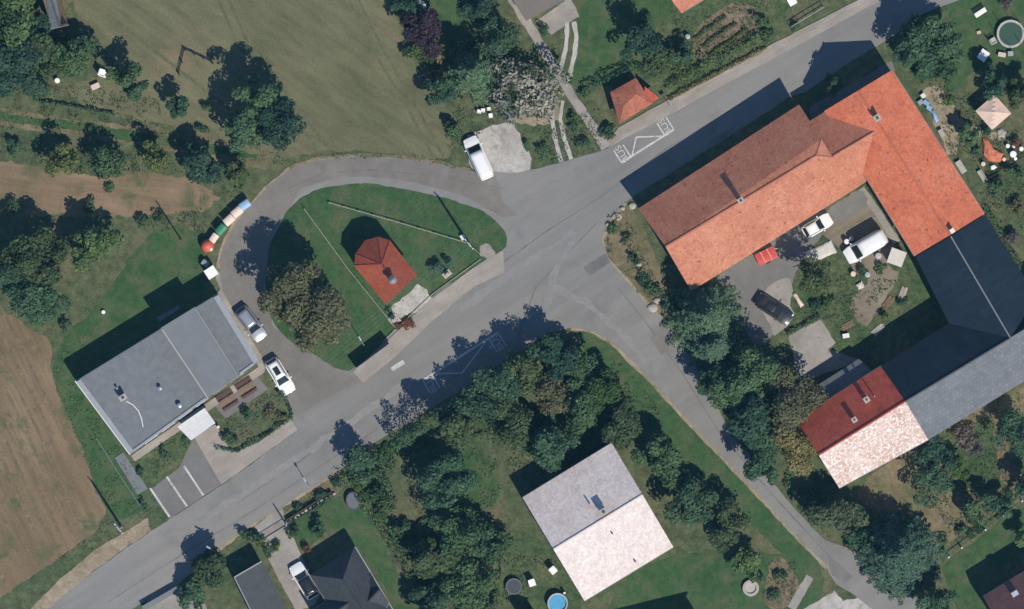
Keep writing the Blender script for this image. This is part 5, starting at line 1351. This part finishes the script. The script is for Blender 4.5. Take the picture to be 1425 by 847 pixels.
# ---------------------------------------------------------------- shrubs and hedges
S1, S2, S3 = 'small shrubs in the gardens', 'little conifers on the chapel lawn', 'flowering shrubs in the upper garden'
for a in [
 (286, 150, 9, 1.2, 'm', 'small bush between the round tree and the meadow clump', S1),
 (282, 178, 7, .8, 'd', 'tiny dark bush at the edge of the grass track', S1),
 (18, 202, 12, 1.3, 'd', 'dark bush left of the track tree row', S1),
 (198, 306, 9, 1.5, 'd', 'dark bush on the lawn behind the recycling containers', S1),
 (222, 301, 9, 1.2, 'm', 'green bush next to the dark one behind the recycling containers', S1),
 (125, 288, 13, 1.2, 'm', 'rough bush on the lower edge of the strip field', S1),
 (20, 290, 14, 1.4, 'm', 'rough bush at the left edge of the strip field', S1),
 (92, 452, 9, 1.4, 'd', 'bush at the foot of the big left edge trees', S1),
 (604, 373, 6, 1.7, 'c', 'lower little conifer beside the memorial', S2),
 (613, 371, 6, 1.8, 'c', 'middle little conifer beside the memorial', S2),
 (623, 366, 6, 1.7, 'c', 'upper little conifer beside the memorial', S2),
 (566, 447, 11, .8, 'r', 'reddish flower bed shrub before the chapel', None),
 (556, 452, 7, .7, 'r', 'small reddish shrub beside the wayside cross', None),
 (582, 70, 14, 1.8, 'b', 'bright green shrub below the purple tree', S3),
 (594, 84, 11, 1.4, 'b', 'bright green shrub nearest the cream flowers', S3),
 (597, 67, 7, 1.1, 'y', 'cream flowering shrub below the purple tree', S3),
 (611, 82, 7, 1.1, 'y', 'cream flowering shrub right of the bright green shrubs', S3),
 (598, 102, 10, .9, 'y', 'low cream and pink flower patch by the meadow edge', S3),
 (611, 104, 8, .8, 'y', 'small cream flower patch next to the meadow edge one', S3),
 (568, 70, 12, 1.6, 'd', 'dark shrub on the meadow edge under the purple tree', S3),
 (813, 130, 9, 1.0, 'm', 'green shrub right of the concrete path', S1),
 (800, 164, 9, 1.0, 'b', 'light shrub left of the concrete path end', S1),
 (797, 176, 8, .9, 'd', 'dark shrub at the end of the wheel tracks', S1),
 (848, 180, 12, 1.4, 'd', 'dark shrub left of the orange bus shelter', S1),
 (812, 197, 11, 1.2, 'd', 'shrub between wheel tracks and concrete path end', S1),
 (755, 209, 10, 1.1, 'd', 'shrub right of the gravel pad', S1),
 (735, 202, 6, .7, 'd', 'small dark shrub on the gravel pad edge', S1),
 (757, 40, 9, 1.5, 'd', 'dark shrub between path and concrete pad below the taupe roof', S1),
 (900, 24, 10, 1.3, 'm', 'shrub on the upper lawn near the orange-tiled house', S1),
 (1060, 30, 12, 1.4, 'm', 'shrub at the right end of the vegetable garden', S1),
 (1070, 52, 10, 1.3, 'd', 'dark shrub at the road end of the vegetable garden', S1),
 (1105, 38, 6, .9, 'd', 'dark shrub at the end of the iron fence', S1),
 (852, 318, 7, .8, 'd', 'small shrub on the verge by the farmhouse corner', S1),
 (872, 332, 8, .9, 'o', 'dry looking shrub on the verge by the farmhouse corner', S1),
 (884, 360, 9, 1.2, 'd', 'dark shrub in the middle of the side road verge', S1),
 (895, 388, 10, 1.3, 'd', 'dark shrub at the lower part of the side road verge', S1),
 (910, 404, 12, 1.5, 'm', 'green shrub at the lower end of the side road verge', S1),
 (930, 424, 13, 1.6, 'd', 'shrub under the topmost roadside conifer', S1),
 (1150, 420, 12, 1.0, 'm', 'low green bush on the courtyard lawn', S1),
 (1136, 425, 8, 1.0, 'd', 'dark low bush next to the courtyard tree', S1),
 (1200, 376, 8, .9, 'd', 'dark bush below the panel van', S1),
 (1225, 372, 10, .9, 'm', 'green bush below the small square shed', S1),
 (1230, 440, 9, 1.0, 'm', 'green bush at the shadow edge of the courtyard', S1),
 (1256, 420, 7, .8, 'd', 'dark bush at the courtyard wall beside planks', S1),
 (1340, 608, 20, 2.4, 'l', 'greyish lilac shrub below the barn gable', None),
 (1358, 624, 11, 1.5, 'l', 'smaller greyish lilac shrub by the soil bed', None),
 (1335, 736, 8, 1.0, 'd', 'dark bush upper left of the first white fence post', S1),
 (1314, 753, 8, 1.0, 'd', 'dark bush at the near end of the white-posted fence', S1),
 (1350, 744, 9, 1.0, 'd', 'dark bush right of the first white fence post', S1),
 (1363, 735, 8, .9, 'd', 'dark bush before the second white fence post', S1),
 (1404, 690, 8, .9, 'd', 'dark bush near the last white fence post', S1),
 (1320, 140, 10, 1.0, 'm', 'green bush on the sandy patch beside the farmhouse', S1),
 (1358, 150, 8, 1.3, 'd', 'dark bush at the left corner of the gazebo', S1),
 (1373, 184, 8, 1.3, 'd', 'dark bush at the lower corner of the gazebo', S1),
 (1358, 210, 8, 1.2, 'd', 'dark bush at the left tip of the orange tarpaulin', S1),
 (1412, 243, 14, 1.8, 'm', 'green bush behind the plank fence', S1),
 (1388, 262, 14, 1.8, 'd', 'dark bush below the plank fence', S1),
 (1412, 200, 9, 1.2, 'r', 'brownish bush between the white buckets', S1),
 (1415, 290, 14, 1.6, 'o', 'brown-green bush at the right edge beside the barn', S1),
 (1408, 330, 14, 1.4, 'l', 'grey weedy bush at the right edge beside the barn', S1),
 (1400, 5, 9, 1.2, 'l', 'greyish bush at the top right by the sandy spot', S1),
 (384, 758, 8, .9, 'b', 'light shrub left of the beige driveway', S1),
 (412, 738, 11, 1.2, 'b', 'light green shrub right of the gate', S1),
 (425, 765, 8, 1.0, 'r', 'red flowering shrub beside the beige driveway', None),
 (447, 740, 14, 2.2, 'd', 'round shrub with a white ornament in the house shadow', S1),
 (446, 689, 8, 1.2, 'd', 'dark round bush on the front garden strip', S1),
 (415, 706, 6, .8, 'd', 'tiny bush at the driveway end of the front garden strip', S1),
 (470, 672, 9, 1.4, 'd', 'dark bush at the end of the stone garden wall', S1),
 (520, 690, 16, 1.8, 'm', 'leafy bush beside the small oval trampoline', S1),
 (536, 710, 16, 1.8, 'm', 'leafy bush down the wire fence from the oval trampoline', S1),
 (530, 660, 16, 1.8, 'd', 'dark bush between road edge tree and lower lawn', S1),
 (556, 738, 16, 2.0, 'm', 'leafy bush halfway along the wire fence', S1),
 (575, 762, 16, 2.0, 'd', 'dark leafy bush lower on the wire fence', S1),
 (500, 672, 12, 1.4, 'b', 'bright bush at the foot of the road edge tree', S1),
 (375, 768, 9, 1.4, 'm', 'leafy shrub at the garage side of the driveway', S1),
 (345, 745, 12, 1.8, 'd', 'dark shrub on the roadside strip above the garage', S1),
 (362, 752, 9, 1.6, 'b', 'light shrub at the gate end of the roadside strip', S1),
 (322, 612, 12, 1.0, 'm', 'leafy shrub in the terrace flower garden nearest the path', S1),
 (345, 575, 11, 1.4, 'd', 'dark shrub in the terrace flower garden below the benches', S1),
 (376, 572, 12, .9, 'o', 'dry flower clump in the middle of the terrace garden', S1),
 (392, 580, 8, .7, 'o', 'dry flower clump at the road corner of the terrace garden', S1),
 (392, 548, 8, .9, 'd', 'dark shrub at the parked estate car corner of the terrace garden', S1),
 (228, 630, 8, .8, 'd', 'dark shrub on the small lawn by the parking bays', S1),
 (196, 655, 7, .7, 'd', 'small shrub at the grey path edge', S1),
 (262, 610, 7, .7, 'm', 'small shrub at the canopy corner of the small lawn', S1),
 (200, 703, 9, .8, 'm', 'rough tuft bush at the end of the grey path', S1),
 (1085, 800, 10, .9, 'm', 'green plant clump in the soil bed', S1),
 (1078, 826, 9, .9, 'd', 'dark plant clump in the soil bed', S1),
 (1058, 806, 9, 1.0, 'd', 'dark plant clump between stone ring and soil bed', S1),
 (980, 700, 12, 1.4, 'm', 'bush beside the lawn tree right of the cream roof', S1),
 (1092, 560, 14, 2.0, 'd', 'dark bush under the olive-topped tree', S1),
 (1122, 690, 16, 2.2, 'd', 'dark bush at the side road below the pale speckled gable', S1),
]: shrub(*a)

# veg rows, beds
for i, (p, q_, k) in enumerate([((966, 54), (1010, 22), 'm'), ((976, 66), (1024, 32), 'o'), ((986, 78), (1040, 40), 'b'), ((1000, 84), (1056, 48), 'm')]):
    hedge([p, q_], 6, .45, k, ['leafy vegetable row farthest from the road', 'brownish vegetable row second from the house', 'light green vegetable row third from the house', 'vegetable row nearest the road'][i], 'vegetable_row', 'vegetables', 70)
hedge([(548, 620), (588, 592), (640, 558), (700, 517), (770, 470)], 24, 5.6, 'd', 'tall dense hedge between main road bus bay and the grove', dens=330)
hedge([(812, 125), (846, 108), (880, 92), (912, 104)], 12, 1.6, 'd', 'dark clipped hedge between upper lawn and bus shelter')
hedge([(925, 122), (975, 95), (1030, 62), (1068, 44)], 12, 1.0, 'm', 'rough green hedge along the upper road pavement')
hedge([(930, 138), (985, 108), (1066, 66)], 7, .5, 'o', 'low weedy border touching the upper road pavement')
hedge([(50, 141), (110, 150), (160, 160)], 5, .8, 'd', 'thin dark hedge above the grass track')
hedge([(300, 622), (330, 628), (370, 606), (408, 580), (398, 555), (390, 535)], 5, .7, 'd', 'low dark hedge around the terrace flower garden', dens=45)
hedge([(400, 728), (430, 712), (464, 690)], 6, .7, 'd', 'low hedge on top of the stone garden wall')
hedge([(498, 690), (530, 735), (560, 780), (590, 838)], 12, 1.4, 'm', 'leafy hedge along the wire fence')
hedge([(860, 300), (848, 326)], 7, .5, 'o', 'dry low hedge at the farmhouse verge')
hedge([(1298, 598), (1360, 560), (1425, 522)], 6, .5, 'm', 'weedy border below the grey corrugated barn roof')
hedge([(1372, 290), (1400, 340), (1425, 380)], 12, 1.0, 'm', 'weedy border right of the dark barn roof')
hedge([(1095, 465), (1120, 452), (1142, 440)], 7, .8, 'd', 'dark low hedge between the black car and the concrete pad')
hedge([(470, 660), (495, 672), (525, 640), (545, 622)], 16, 1.4, 'm', 'rough hedge at the road edge below the grove')
for i, (px, py) in enumerate([(866, 290), (880, 286), (858, 302), (889, 368), (915, 418), (908, 428), (846, 312)]):
    mb = MB(); r = .28 + .12 * (i % 3)
    mb.lathe([(r * .9, 0), (r, .12), (r * .75, .3), (r * .3, .4)], 8, sx=1.2)
    for k, v in enumerate(mb.v): mb.v[k] = (v[0] * random.uniform(.85, 1.15), v[1] * random.uniform(.85, 1.15), v[2])
    tag(mb.build('boulder', M['stone'], loc=P(px, py), bevel=.03), ['pale boulder at the street corner of the farmhouse', 'pale boulder touching the farmhouse wall corner', 'pale boulder on the kerb side of the farmhouse verge', 'pale boulder halfway along the side road verge', 'pale boulder under the lower shrubs of the verge', 'pale boulder at the asphalt edge of the lower verge', 'pale boulder at the verge tip by the junction'][i], 'boulder', 'boulders on the farmhouse verge')

# ---------------------------------------------------------------- grass blades and weeds (uncountable)
def in_poly(x, y, poly):
    c = np.zeros(len(x), bool); n = len(poly)
    for i in range(n):
        (x1, y1), (x2, y2) = poly[i], poly[(i + 1) % n]
        c ^= ((y1 > y) != (y2 > y)) & (x < (x2 - x1) * (y - y1) / (y2 - y1 + 1e-9) + x1)
    return c
def weeds(name, polys, n, size, hmax, mat, label, clump=.45, zoff=.0):
    Cs = []
    for poly in polys:
        w_ = [P(*p).xy for p in poly]; xs = [p.x for p in w_]; ys = [p.y for p in w_]
        area = (max(xs) - min(xs)) * (max(ys) - min(ys)); k = int(n * area)
        x = rng.uniform(min(xs), max(xs), k); y = rng.uniform(min(ys), max(ys), k)
        kp = in_poly(x, y, [(p.x, p.y) for p in w_]); x, y = x[kp], y[kp]
        if clump:
            nv = np.array([mnoise.noise((float(a) * .55, float(b) * .55, 3)) + .5 * mnoise.noise((float(a) * 1.9, float(b) * 1.9, 5)) for a, b in zip(x, y)])
            kp = nv > (clump - .5); x, y = x[kp], y[kp]
        Cs.append(np.stack([x, y, rng.uniform(.02, hmax, len(x)) + zoff], 1))
    C = np.vstack(Cs); N = rng.normal(size=C.shape) * .6 + np.array([0, 0, .8])
    me = leaf_mesh(name, C, N, size, M[mat]); o = bpy.data.objects.new(name, me); COL.objects.link(o)
    tag(o, label, 'weeds', None, 'stuff')
def undergrowth(name, polys, dens, hmax, mat, label):
    Cs = []
    for poly in polys:
        w_ = [P(*p).xy for p in poly]; xs = [p.x for p in w_]; ys = [p.y for p in w_]
        k = int(dens * (max(xs) - min(xs)) * (max(ys) - min(ys)))
        x = rng.uniform(min(xs), max(xs), k); y = rng.uniform(min(ys), max(ys), k)
        kp = in_poly(x, y, [(p.x, p.y) for p in w_]); x, y = x[kp], y[kp]
        nv = np.array([mnoise.noise((float(a) * .32, float(b) * .32, 8)) + .6 * mnoise.noise((float(a) * .9, float(b) * .9, 2)) for a, b in zip(x, y)])
        kp = nv > -.12; x, y, nv = x[kp], y[kp], nv[kp]
        h = hmax * np.clip(.25 + nv * 1.1, .1, 1); q_ = rng.uniform(0, 1, len(x)) ** .5
        Cs.append(np.stack([x, y, .05 + h * q_], 1))
    C = np.vstack(Cs); N = rng.normal(size=C.shape) * .7 + np.array([0, 0, .7])
    me = leaf_mesh(name, C, N, .15, M[mat]); o = bpy.data.objects.new(name, me); COL.objects.link(o)
    tag(o, label, 'undergrowth', None, 'stuff')
GR = [(470, 662), (515, 624), (610, 570), (715, 503), (768, 472), (800, 476), (850, 545), (890, 600), (860, 640), (850, 610), (780, 660), (745, 640), (690, 600), (640, 612), (610, 625), (560, 640), (540, 660), (560, 720), (610, 720), (690, 730), (700, 770), (690, 860), (600, 860), (560, 775), (520, 700)]
undergrowth('undergrowth', [GR, [(0, 0), (46, 8), (80, 46), (128, 60), (112, 96), (60, 122), (0, 120)], [(955, 420), (1000, 410), (1050, 490), (1105, 550), (1115, 650), (1090, 690), (1020, 610), (965, 500)]], 55, 2.2, 'leaf_dark', 'dense leafy undergrowth filling the gaps between the trees')
undergrowth('bramble', [GR, [(560, 0), (600, 70), (640, 64), (690, 0), (725, 60), (700, 140), (640, 140), (612, 140)], [(925, 60), (960, 45), (985, 85), (935, 130)], [(1250, 60), (1330, 30), (1330, 100), (1280, 118)], [(1170, 720), (1280, 740), (1310, 830), (1240, 830)]], 26, 1.6, 'leaf_fresh', 'lighter green brambles and scrub among the trees')
garden = [[(925, 30), (1070, 0), (1068, 60), (935, 135)], [(640, 150), (700, 150), (690, 175), (650, 195), (625, 215), (615, 170)], [(740, 170), (840, 150), (840, 205), (745, 235)],
          [(1290, 110), (1340, 110), (1380, 190), (1425, 180), (1425, 340), (1390, 320), (1320, 210)], [(1110, 400), (1180, 380), (1250, 390), (1200, 440), (1165, 450), (1110, 440)],
          [(1300, 600), (1425, 540), (1425, 690), (1330, 760), (1300, 700)], [(560, 620), (700, 560), (860, 500), (940, 590), (700, 680), (640, 780), (570, 700)], [(640, 780), (700, 770), (790, 780), (700, 847), (620, 847)],
          [(1064, 780), (1110, 780), (1100, 847), (1060, 847)], [(302, 590), (395, 535), (410, 580), (330, 625)], [(186, 640), (250, 602), (262, 625), (206, 672)], [(20, 120), (170, 120), (220, 140), (230, 170), (140, 168), (20, 150)],
          [(0, 185), (330, 240), (320, 270), (240, 235), (120, 245), (0, 215)], [(430, 690), (470, 656), (515, 620), (540, 640), (480, 690), (410, 720)], [(205, 300), (285, 290), (285, 325), (210, 330)], [(845, 300), (870, 285), (930, 430), (905, 418), (845, 350)]]
weeds('weeds', garden, 22, .10, .28, 'leaf_mid', 'low green weeds and uncut grass in the gardens')
weeds('dry_weeds', garden, 9, .09, .22, 'leaf_olive', 'dry brownish weeds among the garden grass', .55)
weeds('weed_flowers', [garden[0], garden[3], garden[4]], 1.6, .07, .3, 'leaf_cream', 'small pale flowers scattered in the gardens', .5)
edge = [[(90, 475), (120, 470), (205, 690), (160, 724), (130, 670), (70, 520)], [(430, 214), (560, 212), (640, 226), (640, 236), (560, 220), (430, 222)], [(60, 790), (160, 722), (205, 712), (205, 722), (120, 772)], [(0, 140), (150, 160), (400, 215), (395, 232), (240, 205), (0, 180)]]
weeds('edge_grass', edge, 20, .10, .2, 'leaf_mid', 'tufted green grass along field and road edges', .5)
weeds('lawn_grass', [[(386, 318), (400, 290), (425, 270), (470, 258), (520, 257), (620, 277), (660, 290), (690, 307), (703, 330), (700, 345), (668, 362), (600, 408), (532, 472), (491, 512), (470, 510), (405, 472), (372, 410)]], 10, .07, .06, 'leaf_bright', 'short mown grass of the chapel green', .35, .06)

# ---------------------------------------------------------------- thin blue air between the high camera and the ground
hz = MB(); hz.box((0, 0, (CAMH + 20) / 2 - 1), (1300, 1300, CAMH + 22)); ho = hz.build('haze', M['white'])
hm = bpy.data.materials.new('haze'); hm.use_nodes = True; hn = hm.node_tree; hn.nodes.clear()
pv = hn.nodes.new('ShaderNodeVolumePrincipled'); pv.inputs['Color'].default_value = (.25, .65, 1.0, 1); pv.inputs['Density'].default_value = 3.0e-5; pv.inputs['Anisotropy'].default_value = 0.0
hn.links.new(pv.outputs[0], hn.nodes.new('ShaderNodeOutputMaterial').inputs['Volume'])
ho.data.materials.clear(); ho.data.materials.append(hm); ho['kind'] = 'stuff'
